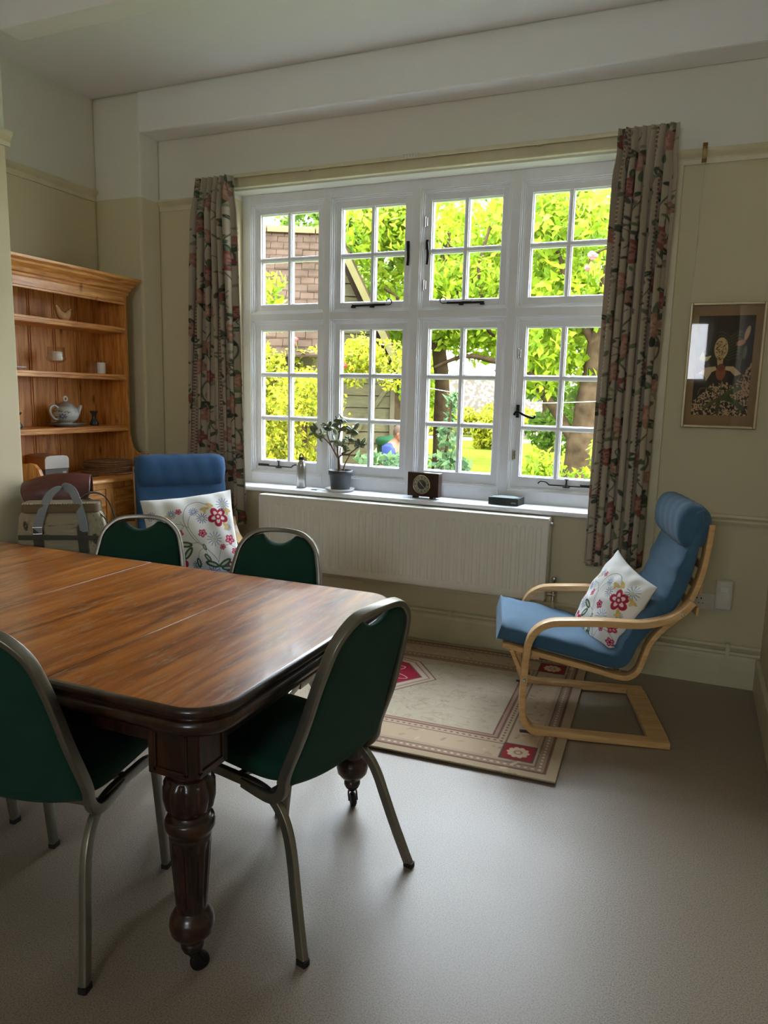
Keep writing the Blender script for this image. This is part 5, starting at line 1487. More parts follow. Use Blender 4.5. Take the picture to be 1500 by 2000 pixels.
mats = [(0.172, 0.012, 0.004), (0.150, 0.012, -0.01), (0.146, 0.011, 0.0), (0.143, 0.012, 0.006), (0.148, 0.011, -0.004), (0.150, 0.012, 0.0), (0.138, 0.011, 0.008)]
for i, (r, h, off) in enumerate(mats):
    f = MB()
    nr = 9
    prf = [(0.0005, 0.0)]
    prf = [(r * 0.02, 0.0), (r - 0.004, 0.0), (r, h * 0.35), (r, h * 0.65), (r - 0.004, h)] + [(r * (1 - (k + 0.5) / 12.0), h - 0.0018 * (k % 2)) for k in range(1, 11)] + [(r * 0.02, h)]
    f.lathe(prf, 72, rmod=lambda t, rr_, z: rr_ * (1 + 0.006 * math.sin(36 * t) * (rr_ > 0.1)))
    o = f.build('straw_placemat', straw); o.location = (-3.475 + off, 3.64 + off * 1.5, zc + 0.0003)
    zc += h
    if i in (0, len(mats) - 1):
        lab = 'widest round straw placemat at the bottom of the stack on the dresser' if i == 0 else 'round straw placemat lying topmost on the stack on the dresser'
    else: lab = 'round straw placemat, ' + ('', 'second from the bottom', 'third from the bottom', 'the middle one', 'third from the top', 'second from the top')[i] + ' of the stack on the dresser'
    tag(o, lab, 'placemat', 'stack of straw placemats')
    o.rotation_euler = (0, 0, i * 0.7)

# ---- brown leather backpack
g = empty('leather_backpack', (-3.085, 2.87, 0.52), math.radians(-50)); tag(g, 'brown leather drawstring backpack with flap and buckles beside the pine dresser', 'bag')
def soft_box(nm, parent, mat_, hx, hy, z0, z1, e=0.5, taper=0.0, lean=0.0, M0=None, rgbf=None, bulge=0.0, nn=(56, 34)):
    U, V = np.meshgrid(np.linspace(0, 2 * np.pi, nn[0], endpoint=False), np.linspace(-1, 1, nn[1]))
    k = np.clip(1 - np.abs(V) ** 10, 0, 1) ** 0.4
    s = 1 - taper * (V + 1) / 2 + bulge * (1 - V ** 2)
    X = hx * k * s * np.sign(np.cos(U)) * np.abs(np.cos(U)) ** e; Y = hy * k * s * np.sign(np.sin(U)) * np.abs(np.sin(U)) ** e
    Zz = (z0 + z1) / 2 + V * (z1 - z0) / 2
    wob = 0.004 * np.sin(V * 9 + U * 3)
    Y = Y + lean * (Zz - z0) + wob; 
    return grid_obj(nm, X, Y, Zz, mat_, parent, rgbf(U, V) if rgbf else None, closed_u=True)
soft_box('body', g, M['leather'], 0.070, 0.165, 0.0, 0.44, 0.55, 0.08, bulge=0.05)
# flap folded over the top: a rounded sheet
U, V = np.meshgrid(np.linspace(-1, 1, 40), np.linspace(0, 1, 34))
wv = np.where(V < 0.6, 0.165, 0.165 * np.sqrt(np.clip(1 - ((V - 0.6) / 0.405) ** 2, 0, 1)))
ang = V * 2.35 - 0.5
ph2 = np.pi * (1 - np.clip(V / 0.72, 0, 1)); Xf = 0.012 + 0.098 * np.cos(ph2) + 0.010 * np.sin(U * 4) * V
Zf = 0.425 + 0.105 * np.sin(ph2) * (1 - 0.25 * U ** 2) - 0.115 * np.clip((V - 0.72) / 0.28, 0, 1) + 0.018 * U * np.sin(ph2)
Yf = U * wv
fo = grid_obj('flap', Xf, Yf, Zf, M['leather'], g); s_ = fo.modifiers.new('thick', 'SOLIDIFY'); s_.thickness = 0.005
for yb in (-0.03, 0.03):
    f = MB(); f.tube([(0.112, yb + 0.013 * math.cos(t), 0.415 + 0.016 * math.sin(t)) for t in np.linspace(0, 2 * PI, 14)], 0.0025, 6, ref=(1, 0, 0)); f.build('buckle', M['chrome'], g)
f = MB(); f.tube(catmull([(0.10, -0.10, 0.44), (0.11, -0.04, 0.41), (0.11, 0.03, 0.42), (0.10, 0.10, 0.46)], 6), 0.003, 6); f.build('drawstring', M['leather'], g)
soft_box('front_pocket', g, M['leather'], 0.035, 0.12, 0.02, 0.24, 0.5, 0.0).location = (0.08, 0, 0)
for s in (-1, 1):
    f = MB(); f.sweep(catmull([(-0.075, s * 0.09, 0.02), (-0.10, s * 0.12, 0.15), (-0.105, s * 0.10, 0.34), (-0.07, s * 0.04, 0.45)], 6), rrsec(0.015, 0.002, 0.001), ref=(0, 1, 0)); f.build('shoulder_strap', M['leather'], g)

# ---- floral bag
g = empty('flower_print_bag', (-2.755, 2.60, 0.512), math.radians(-52)); g.scale = (1, 1, 1.12); tag(g, 'grey flower print satchel with dark webbing straps on the chair by the dresser', 'bag')
c = Canvas(420, 300, (160, 150, 126)); rs = random.Random(3)
for q in range(500): c.ell(rs.uniform(0, 420), rs.uniform(0, 300), rs.uniform(2, 7), rs.uniform(1, 3), rs.uniform(0, 3), ((182, 172, 148), (130, 120, 100), (170, 160, 136))[q % 3], op=0.7)
for (x, y, r) in ((225, 205, 34), (60, 60, 16), (150, 90, 14), (280, 70, 18), (350, 110, 20), (120, 180, 18), (90, 250, 20), (330, 220, 18)):
    c.flower(x, y, r, (60, 58, 46), (128, 118, 98), 8, 0.2, (60, 58, 46)); c.ell(x, y, r * 0.55, r * 0.55, 0, (60, 58, 46), hole=0.7); c.ell(x, y, r * 0.2, r * 0.2, 0, (150, 140, 118))
for q in range(26):
    x, y = rs.uniform(0, 420), rs.uniform(0, 300); c.curve([(x, y), (x + rs.uniform(-30, 30), y + 16), (x + rs.uniform(-30, 30), y + 34)], 2, (72, 68, 54))
def bagrgb(U, V):
    u_ = 0.5 + 0.5 * np.sign(np.sin(U)) * np.abs(np.sin(U)) ** 0.6
    return c.sample(u_, 1 - (V + 1) / 2)
bT = 0.0
soft_box('body', g, M['bagm'], 0.062, 0.205, 0.0, 0.385, 0.42, 0.05, rgbf=bagrgb, nn=(160, 120), lean=-0.04)
tm = mat('beige_suede', (112, 98, 74), 0.9, bump=0.3, bscale=200)
f = MB(); f.prism(rrect(-0.070, 0.070, -0.172, 0.172, 0.03, 5), 'z', 0.362, 0.402, Matrix.Translation((0, -0.013, 0))); tb = f.build('top_panel', tm, g, bevel=0.008)
f = MB()
for k in range(30):
    f.box(0.062, 0.0725, -0.165 + k * 0.0112, -0.160 + k * 0.0112, 0.401, 0.404, Matrix.Translation((0, -0.013, 0)))
o = f.build('stitching', mat('pale_thread', (186, 172, 138), 0.8), tb); o['kind'] = 'stuff'
for yy in (-0.11, 0.085):
    f = MB(); f.sweep([(0.068, yy - 0.004, 0.0), (0.070, yy, 0.17), (0.066, yy - 0.008, 0.30)], rrsec(0.021, 0.0025, 0.001), ref=(0, 1, 0)); f.build('front_strap', M['strap'], g)
f = MB(); f.sweep([(0.0685, -0.20, 0.262), (0.071, 0.0, 0.258), (0.0685, 0.185, 0.250)], rrsec(0.0025, 0.010, 0.001), ref=(1, 0, 0)); f.build('cross_strap', M['strap'], g)
f = MB()
hb = [(0.066, -0.118, 0.28), (0.075, -0.095, 0.36), (0.055, -0.06, 0.435), (0.04, -0.01, 0.468), (0.045, 0.035, 0.458), (0.062, 0.062, 0.41), (0.074, 0.082, 0.34), (0.068, 0.088, 0.28)]
f.sweep(catmull(hb, 7), rrsec(0.019, 0.002, 0.001), ref=(0.15, 1, 0.2)); f.build('handle', M['greyweb'], g)
f = MB()
for (a, b2) in (((-0.020, -0.014), (0.020, -0.014)), ((-0.020, 0.014), (0.020, 0.014)), ((-0.020, -0.014), (-0.020, 0.014)), ((0.020, -0.014), (0.020, 0.014))):
    f.tube([(0.073, -0.115 + a[0], 0.29 + a[1]), (0.073, -0.115 + b2[0], 0.29 + b2[1])], 0.0022, 6)
f.build('strap_buckle', M['chrome'], g)
soft_box('side_pocket', g, mat('grey_pocket_fabric', (104, 106, 118), 0.8), 0.048, 0.035, 0.0, 0.22, 0.5).location = (0.018, 0.185, 0)
f = MB(); f.sweep(catmull([(-0.05, 0.03, 0.38), (-0.055, 0.10, 0.43), (-0.05, 0.17, 0.42), (-0.03, 0.215, 0.34), (0.0, 0.228, 0.22)], 7), rrsec(0.018, 0.003, 0.0015), ref=(1, 0.2, 0)); f.build('shoulder_strap', M['strap'], g)
f = MB(); f.tube(catmull([(0.03, 0.15, 0.36), (0.045, 0.19, 0.32), (0.045, 0.205, 0.26), (0.046, 0.208, 0.20)], 6), 0.003, 6); f.build('zip', M['rubber'], g)

# ================================================================== ON THE SILL
SZ = 0.885
g = empty('steel_bottle', (-2.38, 4.225, SZ)); tag(g, 'brushed steel drinking bottle with a black loop cap on the sill', 'bottle')
f = MB(); f.lathe([(0.027, 0.0), (0.031, 0.004), (0.031, 0.145), (0.030, 0.158), (0.023, 0.172), (0.018, 0.176), (0.018, 0.184)], 32); f.build('body', M['steel'], g)
f = MB(); f.lathe([(0.016, 0.184), (0.0175, 0.186), (0.0175, 0.200), (0.015, 0.204)], 24); f.tube([(0.013 * math.cos(t), 0, 0.210 + 0.013 * math.sin(t)) for t in np.linspace(-0.4, PI + 0.4, 12)], 0.004, 8, ref=(0, 1, 0)); f.build('cap', M['rubber'], g)
g = empty('plant_saucer', (-2.085, 4.205, SZ)); tag(g, 'white plastic saucer under the jade plant pot', 'saucer')
f = MB(); f.lathe([(0.075, 0.0), (0.080, 0.003), (0.092, 0.012), (0.096, 0.020), (0.093, 0.020), (0.080, 0.008), (0.0, 0.006)], 40, cap=False); f.build('saucer', M['ceramic'], g)
g = empty('jade_plant', (-2.085, 4.21, SZ + 0.0065)); tag(g, 'potted jade plant with thick leaves and woody branches on the sill', 'plant')
f = MB(); f.lathe([(0.056, 0.0), (0.060, 0.002), (0.070, 0.098), (0.077, 0.100), (0.079, 0.128), (0.076, 0.129), (0.073, 0.104), (0.066, 0.10), (0.0, 0.098)], 40, cap=False); f.build('pot', M['pot'], g)
f = MB(); f.lathe([(0.0, 0.116), (0.040, 0.119), (0.0735, 0.113)], 30, cap=False); f.build('soil', mat('potting_soil', (66, 50, 38), 0.95, bump=1.0, bscale=120), g)
# branches: local x across, z up, y small depth
def px2(u_, v_, dy=0.0): return Vector(((u_ - 664) * 0.00322 / 0.94 - 0.004, dy, (921 - v_) * 0.00318 + 0.122))
br = [([(663, 921, 0), (662, 905, 0), (661, 896, 0)], 0.011), ([(661, 896, 0), (652, 884, .01), (643, 872, .02), (632, 862, .03), (620, 853, .03), (604, 846, .03)], 0.006),
      ([(648, 879, .012), (642, 862, .0), (638, 846, -.01), (640, 834, -.01)], 0.005), ([(661, 896, 0), (662, 880, -.02), (664, 862, -.03), (667, 840, -.03), (668, 822, -.02)], 0.0055),
      ([(661, 896, 0), (668, 890, -.03), (676, 886, -.04), (690, 884, -.05), (700, 876, -.05), (710, 868, -.04)], 0.006), ([(676, 886, -.04), (682, 872, -.02), (684, 856, 0.01), (684, 842, 0.02)], 0.0045),
      ([(669, 921, 0.02), (671, 908, 0.02), (676, 896, 0.03), (683, 880, .04)], 0.005), ([(652, 884, .01), (654, 872, -.02), (656, 862, -.03)], 0.003), ([(668, 890, -.03), (673, 878, -.06), (677, 868, -.07)], 0.0035)]
f = MB()
for pts, r in br:
    pp = catmull([px2(*p) for p in pts], 4); f.tube(pp, r, 8, scale=list(np.linspace(1.1, 0.6, len(pp))))
f.build('stem', mat('jade_stem', (108, 82, 66), 0.8, bump=0.4, bscale=80), g)
rs = random.Random(12)
jl = mat('jade_leaf', (104, 112, 76), 0.4, var=0.35, scale=20, coat=0.15)
tips = [(604, 846, .03, 7), (613, 838, .02, 5), (622, 848, .03, 5), (640, 832, -.01, 8), (634, 838, -.02, 6), (650, 836, 0, 5), (666, 824, -.02, 9), (672, 816, -.03, 7), (668, 838, -.03, 6), (684, 842, .02, 9), (680, 856, .0, 7), (656, 860, -.03, 5), (677, 868, -.07, 8), (682, 880, -.03, 6), (706, 868, -.04, 8), (712, 864, -.05, 6), (690, 836, .01, 5), (615, 857, .03, 4)]
f = MB()
for (u_, v_, dy, n_) in tips:
    c0 = px2(u_, v_, dy)
    for k in range(n_):
        d_ = Vector((rs.uniform(-1, 1), rs.uniform(-1, 1), rs.uniform(-0.55, 0.9))).normalized()
        L = rs.uniform(0.019, 0.030)
        q = d_.to_track_quat('Z', 'Y').to_matrix().to_4x4()
        f.ball((0, 0, L * 0.95), L * 0.50, L * 0.18, L, 10, 7, Matrix.Translation(c0) @ q @ Matrix.Rotation(rs.uniform(0, 3), 4, 'Z'))
o = f.build('leaves', jl, g, weld=False); o['kind'] = 'stuff'

g = empty('paper_slip', (-2.235, 4.20, SZ)); tag(g, 'folded white paper slip lying on the sill beside the saucer', 'paper')
f = MB(); f.prism([(-0.05, -0.022), (0.04, -0.03), (0.048, 0.02), (-0.045, 0.028)], 'z', 0.0, 0.0015); f.prism([(-0.03, -0.018), (0.045, -0.022), (0.047, 0.018), (-0.02, 0.02)], 'z', 0.002, 0.0035); f.build('slip', mat('white_paper', (226, 230, 236), 0.7), g)
g = empty('dark_keys', (-2.275, 4.165, SZ)); tag(g, 'small dark key cluster lying at the front of the sill', 'keys')
f = MB(); f.tube([(0.008 * math.cos(t), 0.008 * math.sin(t), 0.002) for t in np.linspace(0, 2 * PI, 12)], 0.0012, 5); f.build('ring', M['chrome'], g)
for q in (0.3, -0.25):
    f = MB(); R_ = Matrix.Rotation(q, 4, 'Z'); f.prism(rrect(0.008, 0.026, -0.010, 0.010, 0.006, 3), 'z', 0.0, 0.003, R_); f.box(0.026, 0.052, -0.003, 0.003, 0.0, 0.0025, R_); f.box(0.040, 0.044, 0.003, 0.006, 0.0, 0.0025, R_); f.build('key', M['strap'], g)

g = empty('mantel_clock', (-1.502, 4.195, SZ), math.radians(-6)); tag(g, 'dark wooden rectangular clock with a round glazed dial on the sill', 'clock')
f = MB(); f.box(-0.104, 0.104, -0.026, 0.026, 0.012, 0.158); f.build('case', mat('dark_rosewood', (50, 24, 18), 0.3, coat=0.3), g, bevel=0.002)
for s in (-1, 1):
    f = MB(); f.box(s * 0.058 - 0.012, s * 0.058 + 0.012, -0.024, 0.022, 0.0, 0.012); f.build('foot', M['iron'], g, bevel=0.001)
RX = Matrix.Translation((-0.006, -0.026, 0.086)) @ Matrix.Rotation(PI / 2, 4, 'X')
f = MB(); f.lathe([(0.0585, 0.0), (0.0585, 0.008), (0.055, 0.010), (0.052, 0.006), (0.052, 0.001)], 48, RX, cap=False); f.build('bezel', mat('brass_bezel', (176, 160, 120), 0.25, metal=1.0), g)
f = MB(); f.lathe([(0.0005, 0.002), (0.053, 0.002)], 48, RX, cap=False); dl = f.build('dial', mat('silvered_dial', (170, 166, 146), 0.35, metal=0.3), g)
f = MB(); f.lathe([(0.0005, 0.003), (0.029, 0.003)], 40, RX, cap=False); f.build('dial_centre', mat('dark_dial', (60, 56, 50), 0.4), dl)
for k in range(12):
    t = 2 * PI * k / 12; f = MB(); f.box(0.036, 0.048, -0.0012 - 0.0012 * (k % 3 == 0), 0.0012 + 0.0012 * (k % 3 == 0), 0.003, 0.0038, RX @ Matrix.Rotation(t, 4, 'Z')); f.build('hour_mark', M['iron'], dl)
for t, L, w_ in ((-0.75, 0.042, 0.0012), (2.3, 0.026, 0.002)):
    f = MB(); f.box(-0.006, L, -w_, w_, 0.0042, 0.005, RX @ Matrix.Rotation(t, 4, 'Z')); f.build('hand', mat('pale_hand', (206, 198, 170), 0.4), dl)
f = MB(); f.lathe([(0.0005, 0.012), (0.03, 0.0105), (0.055, 0.008)], 40, RX, cap=False); f.build('glass_cover', M['clear'], g)

g = empty('black_box', (-0.998, 4.225, SZ), math.radians(-4)); tag(g, 'flat black cardboard box with a pale top at the right end of the sill', 'box')
f = MB(); f.box(-0.09, 0.09, -0.062, 0.062, 0, 0.043); f.build('box', mat('dark_green_black_card', (44, 50, 50), 0.4), g, bevel=0.0015)
f = MB(); f.prism([(-0.075, -0.045), (-0.02, -0.056), (0.06, -0.050), (0.075, 0.01), (0.03, 0.052), (-0.04, 0.048), (-0.08, 0.01)], 'z', 0.0432, 0.0438); f.build('pale_print', mat('pale_card_print', (190, 206, 206), 0.3, coat=0.4), g)
tcv = bpy.data.curves.new('printed_word', 'FONT'); tcv.body = 'elvie'; tcv.size = 0.016; tcv.align_x = 'CENTER'; tcv.extrude = 0.0002
to = bpy.data.objects.new('printed_word', tcv); COL.objects.link(to); to.parent = g; to.location = (0.062, -0.0625, 0.012); to.rotation_euler = (PI / 2, 0, 0); tcv.materials.append(M['ceramic'])
_dg = bpy.context.evaluated_depsgraph_get(); _m = bpy.data.meshes.new_from_object(to.evaluated_get(_dg))
_n = bpy.data.objects.new('printed_lettering', _m); COL.objects.link(_n); _n.parent = g; _n.location = to.location; _n.rotation_euler = to.rotation_euler
bpy.data.objects.remove(to, do_unlink=True)
#@@PART4
# ================================================================== GARDEN
GZ = -0.30
f = MB(); f.box(-45, 30, 4.6, 70, GZ - 0.2, GZ); gd = f.build('ground', M['grass']); struct(gd)

def leaves_obj(name, pts, size, mat_, parent, seed=0, aspect=0.5, up=0.35):
    rs = np.random.RandomState(seed)
    n = len(pts)
    d = rs.normal(size=(n, 3)); d /= np.linalg.norm(d, axis=1)[:, None]
    nrm = rs.normal(size=(n, 3)) + np.array([0, -0.4, up * 2]); nrm -= d * (nrm * d).sum(1)[:, None]; nrm /= np.linalg.norm(nrm, axis=1)[:, None]
    s = np.cross(d, nrm)
    L = (size * rs.uniform(0.6, 1.35, n))[:, None]
    w_ = L * aspect
    a = pts - d * L * 0.5; b = pts + s * w_ * 0.5 + nrm * L * 0.10; c_ = pts + d * L * 0.5; e = pts - s * w_ * 0.5 + nrm * L * 0.10
    co = np.stack([a, b, c_, e], 1).reshape(-1, 3).astype(np.float32)
    idx = np.arange(n)[:, None] * 4
    f_ = np.concatenate([np.hstack([idx, idx + 1, idx + 2]), np.hstack([idx, idx + 2, idx + 3])])
    me = bpy.data.meshes.new(name)
    me.vertices.add(len(co)); me.vertices.foreach_set('co', co.ravel())
    me.loops.add(f_.size); me.loops.foreach_set('vertex_index', f_.ravel().astype(np.int32))
    me.polygons.add(len(f_)); me.polygons.foreach_set('loop_start', (np.arange(len(f_)) * 3).astype(np.int32)); me.polygons.foreach_set('loop_total', np.full(len(f_), 3, np.int32))
    me.update(calc_edges=True)
    me.materials.append(mat_)
    o = bpy.data.objects.new(name, me); COL.objects.link(o)
    if parent: o.parent = parent
    return o

def blob_points(rs, n, blobs, shell=0.55):
    """blobs: (x,y,z,rx,ry,rz)"""
    vol = np.array([b[3] * b[5] for b in blobs]); k = rs.choice(len(blobs), n, p=vol / vol.sum())
    B = np.array(blobs)[k]
    d = rs.normal(size=(n, 3)); d /= np.linalg.norm(d, axis=1)[:, None]
    r = rs.uniform(shell ** 3, 1, n) ** (1 / 3.0)
    return B[:, :3] + d * r[:, None] * B[:, 3:6]

def tree(name, label, base, trunk, r0, blobs, n, size, mat_, seed, group=None, limbs=(), cat='tree', clump=0.0):
    root = empty(name, base)
    tag(root, label, cat, group)
    bx = Vector(base); rs = np.random.RandomState(seed)
    f = MB()
    if trunk:
        pp = catmull([Vector(p) - bx for p in trunk], 6)
        f.tube(pp, r0, 12, scale=[1.25 - 0.75 * i / len(pp) + 0.06 * math.sin(i * 1.7) for i in range(len(pp))])
        for lb in limbs:
            pp = catmull([Vector(p) - bx for p in lb[0]], 5); f.tube(pp, lb[1], 8, scale=list(np.linspace(1.1, 0.35, len(pp))))
        f.build('trunk', M['bark'], root)
    pts = blob_points(rs, n, blobs)
    if clump > 0:
        q = len(pts) // 9
        cen = pts[:q]; pts = np.repeat(cen, 9, 0) + rs.normal(size=(q * 9, 3)) * clump
    leaves_obj('leaves', (pts - np.array(base)).astype(np.float64), size, mat_, root, seed)['kind'] = 'stuff'
    return root

# ---- tiled outbuilding and boarded barn, both turned 27 degrees
A27 = math.radians(27)
ER = Vector((math.cos(A27), math.sin(A27), 0)); EF = Vector((-math.sin(A27), math.cos(A27), 0))
def LF(r, f_, z): return ER * r + EF * f_ + Vector((0, 0, z))
sh = empty('tiled_outbuilding', LF(-2.5, 9.2, GZ)); sh.rotation_euler = (0, 0, A27)
tag(sh, 'outbuilding with a weathered clay tiled roof behind the yellow bush', 'outbuilding')
TS = Matrix.Translation((2.5, -9.2, -GZ))   # local coords = (r, f, z) shifted
f = MB(); f.box(-5.4, -0.12, 8.75, 10.9, GZ, 2.25, TS); f.prism([(8.75, 2.2), (10.1, 3.45), (10.9, 2.7), (10.9, 2.2)], 'x', -5.4, -0.12, TS); f.build('walls', M['board'], sh)
f = MB(); rs = random.Random(2)
sl = math.atan2(3.60 - 1.90, 10.1 - 8.35); cs_, sn_ = math.cos(sl), math.sin(sl); Ls = math.hypot(1.75, 1.70)
nc = 17
for side in (1, -1):
    for k in range(0 if side == 1 else nc // 2, nc):
        a0 = Ls * k / nc; a1 = a0 + Ls / nc * 1.15
        fa0 = 8.35 + a0 * cs_; fa1 = 8.35 + a1 * cs_; za0 = 1.90 + a0 * sn_ + 0.030; za1 = 1.90 + a1 * sn_ + 0.006
        if side == -1: fa0 = 20.2 - fa0; fa1 = 20.2 - fa1
        x = -5.6 + (0.08 if k % 2 else 0.0)
        while x < -0.02:
            w_ = 0.165; dz = rs.uniform(-0.006, 0.008); x1 = min(x + w_ - 0.005, 0.0)
            if side == -1: x = -5.6; x1 = 0.0
            f.add([(x, fa0, za0 + dz), (x1, fa0, za0 + dz), (x1, fa1, za1 + dz), (x, fa1, za1 + dz), (x, fa0, za0 + dz - 0.022), (x1, fa0, za0 + dz - 0.022), (x1, fa1, za1 - 0.012), (x, fa1, za1 - 0.012)],
                  [(0, 1, 2, 3), (4, 7, 6, 5), (0, 4, 5, 1), (1, 5, 6, 2), (2, 6, 7, 3), (3, 7, 4, 0)], False, TS)
            x += w_
            if side == -1: break
tilem = mat('clay_tile', (58, 47, 38), 0.9, spec=0.0, var=0.28, scale=3.5, bump=0.6, bscale=30)
rf = f.build('roof', tilem, sh, weld=False)
f = MB()
for k in range(18):
    x = -5.6 + k * 0.315; f.prism([(10.1 + 0.12 * math.cos(t), 3.56 + 0.10 * math.sin(t)) for t in np.linspace(0, PI, 8)], 'x', x, x + 0.30, TS)
f.build('ridge_tiles', mat('ridge_clay', (104, 78, 52), 0.85, spec=0.0, var=0.2), sh)

bn = empty('boarded_barn', LF(0, 11.2, GZ)); bn.rotation_euler = (0, 0, A27)
tag(bn, 'olive boarded barn with a steep gable seen through the second casement', 'barn')
TB = Matrix.Translation((0, -11.2, -GZ))
f = MB()
f.prism([(-0.95, GZ), (0.90, GZ), (0.90, 1.95), (-0.02, 3.72), (-0.95, 1.95)], 'y', 11.20, 13.5, TB)
for k in range(22):
    z0 = GZ + k * 0.18
    hw = 0.90 if z0 < 1.85 else max(0.0, (3.72 - z0 - 0.16) / 1.93)
    if hw > 0.05: f.prism([(-hw, z0), (hw, z0), (hw, z0 + 0.165), (-hw, z0 + 0.165)], 'y', 11.175, 11.20, TB); f.prism([(-hw, z0), (hw, z0), (hw, z0 + 0.02), (-hw, z0 + 0.02)], 'y', 11.160, 11.175, TB)
f.build('gable_wall', M['board'], bn)
f = MB()
for sg in (1, -1):
    a = (0.0 * sg, 3.86); b_ = (1.16 * sg, 1.68)
    if sg == 1:
        f.prism([(0.0, 3.90), (1.14, 1.70), (1.05, 1.66), (-0.02, 3.72)], 'y', 10.80, 13.5, TB)
        f.prism([(-0.0, 3.78), (0.98, 1.78), (0.90, 1.74), (-0.0, 3.60)], 'y', 11.10, 11.20, TB)
    else:
        f.prism([(0.0, 3.90), (-0.02, 3.72), (-1.05, 1.66), (-1.14, 1.70)], 'y', 11.25, 13.5, TB)
f.build('roof', tilem, bn)
f = MB(); f.prism([(0.0, 3.84), (1.10, 1.71), (1.00, 1.69), (-0.02, 3.68)], 'y', 10.775, 10.80, TB); f.build('barge_board', mat('pale_olive_board', (92, 86, 54), 0.8, spec=0.1), bn)
f = MB(); f.prism([(0.30, 0.9), (0.36, 0.9), (0.88, 1.66), (0.84, 1.72)], 'y', 11.13, 11.16, TB); f.build('brace', M['board'], bn)
f = MB(); f.box(0.86, 0.93, 11.13, 11.20, GZ, 1.95, TB); f.build('corner_post', mat('dark_post', (74, 66, 44), 0.8), bn)

# ---- flint garden wall
fw = empty('flint_garden_wall', (-10, 34, GZ)); tag(fw, 'long pale flint garden wall at the far end of the lawn', 'garden wall')
f = MB(); f.box(-14, 14, 0, 0.4, 0, 2.68); f.build('wall_face', M['flint'], fw)
f = MB(); f.box(-14, 14, -0.05, 0.45, 2.68, 2.80); f.build('coping', mat('brick_coping', (188, 138, 100), 0.9, var=0.2, scale=4), fw)
f = MB(); f.box(-20, 20, 30.0, 32.6, GZ, GZ + 0.02); 
pa = f.build('trim_11', mat('pale_gravel_path', (120, 112, 90), 0.95, spec=0.0)); struct(pa)
# ---- planting: (label, base, trunk, r0, blobs, n, leaf size, material, seed)
rsb = random.Random(5)
def blobs_in(x0, x1, y0, y1, z0, z1, n, r, seed):
    q = random.Random(seed)
    return [(q.uniform(x0, x1), q.uniform(y0, y1), q.uniform(z0, z1), r * q.uniform(0.7, 1.3), r * q.uniform(0.6, 1.0), r * q.uniform(0.6, 1.0)) for _ in range(n)]

tree('golden_shrub', 'dense golden yellow shrub filling the lower left panes', (-3.95, 7.0, GZ), [(-3.95, 7.0, GZ), (-3.93, 7.0, 0.6), (-3.9, 7.0, 1.3)], 0.05,
     blobs_in(-4.75, -3.72, 6.7, 7.3, 0.0, 1.85, 46, 0.34, 1), 15000, 0.062, M['leafy'], 1, cat='shrub', clump=0.03)
tree('golden_shrub', 'yellow-green spray of shrub hanging against the boarded barn wall', (-3.75, 7.4, GZ), [(-3.75, 7.4, GZ), (-3.70, 7.3, 0.8), (-3.55, 7.2, 1.8)], 0.03,
     blobs_in(-3.62, -3.05, 7.0, 7.4, 1.70, 2.02, 9, 0.20, 2), 1800, 0.06, M['leafy'], 2, cat='shrub')
tree('rose_bush', 'leafy rose bush low under the second casement in front of the person', (-2.55, 6.4, GZ), [(-2.55, 6.4, GZ), (-2.5, 6.4, 0.3), (-2.45, 6.4, 0.7)], 0.02,
     blobs_in(-2.85, -2.45, 6.1, 6.7, 0.45, 0.92, 10, 0.17, 3), 900, 0.09, M['leafd'], 3, cat='shrub')
tree('rose_bush', 'blue-green rose bush growing up at the left of the third casement', (-2.15, 6.2, GZ), [(-2.15, 6.2, GZ), (-2.12, 6.2, 0.5), (-2.02, 6.2, 1.1), (-1.98, 6.15, 1.5)], 0.016,
     blobs_in(-2.28, -1.95, 6.0, 6.5, 0.45, 0.95, 8, 0.15, 4) + [(-2.02, 6.2, 1.15, 0.10, 0.1, 0.22), (-1.97, 6.2, 1.45, 0.07, 0.06, 0.14)], 760, 0.085, M['leafd'], 4, cat='shrub')
tree('rose_bush', 'low green bush at the bottom right of the third casement', (-1.75, 6.3, GZ), [(-1.75, 6.3, GZ), (-1.75, 6.3, 0.4)], 0.016,
     blobs_in(-1.95, -1.35, 6.0, 6.6, 0.30, 0.72, 12, 0.17, 5), 1500, 0.06, M['leafd'], 5, cat='shrub')
tree('garden_shrub', 'bright mixed shrub at the bottom left of the fourth casement', (-1.15, 6.1, GZ), [(-1.15, 6.1, GZ), (-1.15, 6.1, 0.5)], 0.02,
     blobs_in(-1.40, -0.98, 5.9, 6.4, 0.35, 0.98, 12, 0.17, 6), 1800, 0.06, M['leafb'], 6, cat='shrub')
tree('garden_shrub', 'green shrub with broad leaves at the bottom right beside the right curtain', (-0.72, 6.0, GZ), [(-0.72, 6.0, GZ), (-0.70, 6.0, 0.5), (-0.68, 6.0, 1.0)], 0.02,
     blobs_in(-0.98, -0.42, 5.8, 6.3, 0.35, 1.12, 14, 0.18, 7), 1500, 0.095, M['leafb'], 7, cat='shrub')
tree('climbing_spray', 'light green pointed leaves arching in front of the tiled roof', (-3.75, 5.6, GZ), [(-3.75, 5.6, GZ), (-3.72, 5.6, 1.6), (-3.60, 5.55, 2.35), (-3.38, 5.5, 2.45)], 0.010,
     [(-3.42, 5.5, 2.42, 0.16, 0.1, 0.10), (-3.36, 5.5, 2.20, 0.12, 0.1, 0.13), (-3.46, 5.5, 2.12, 0.07, 0.1, 0.10), (-3.28, 5.5, 2.10, 0.06, 0.08, 0.10)], 120, 0.12, M['leafb'], 8, cat='climber')
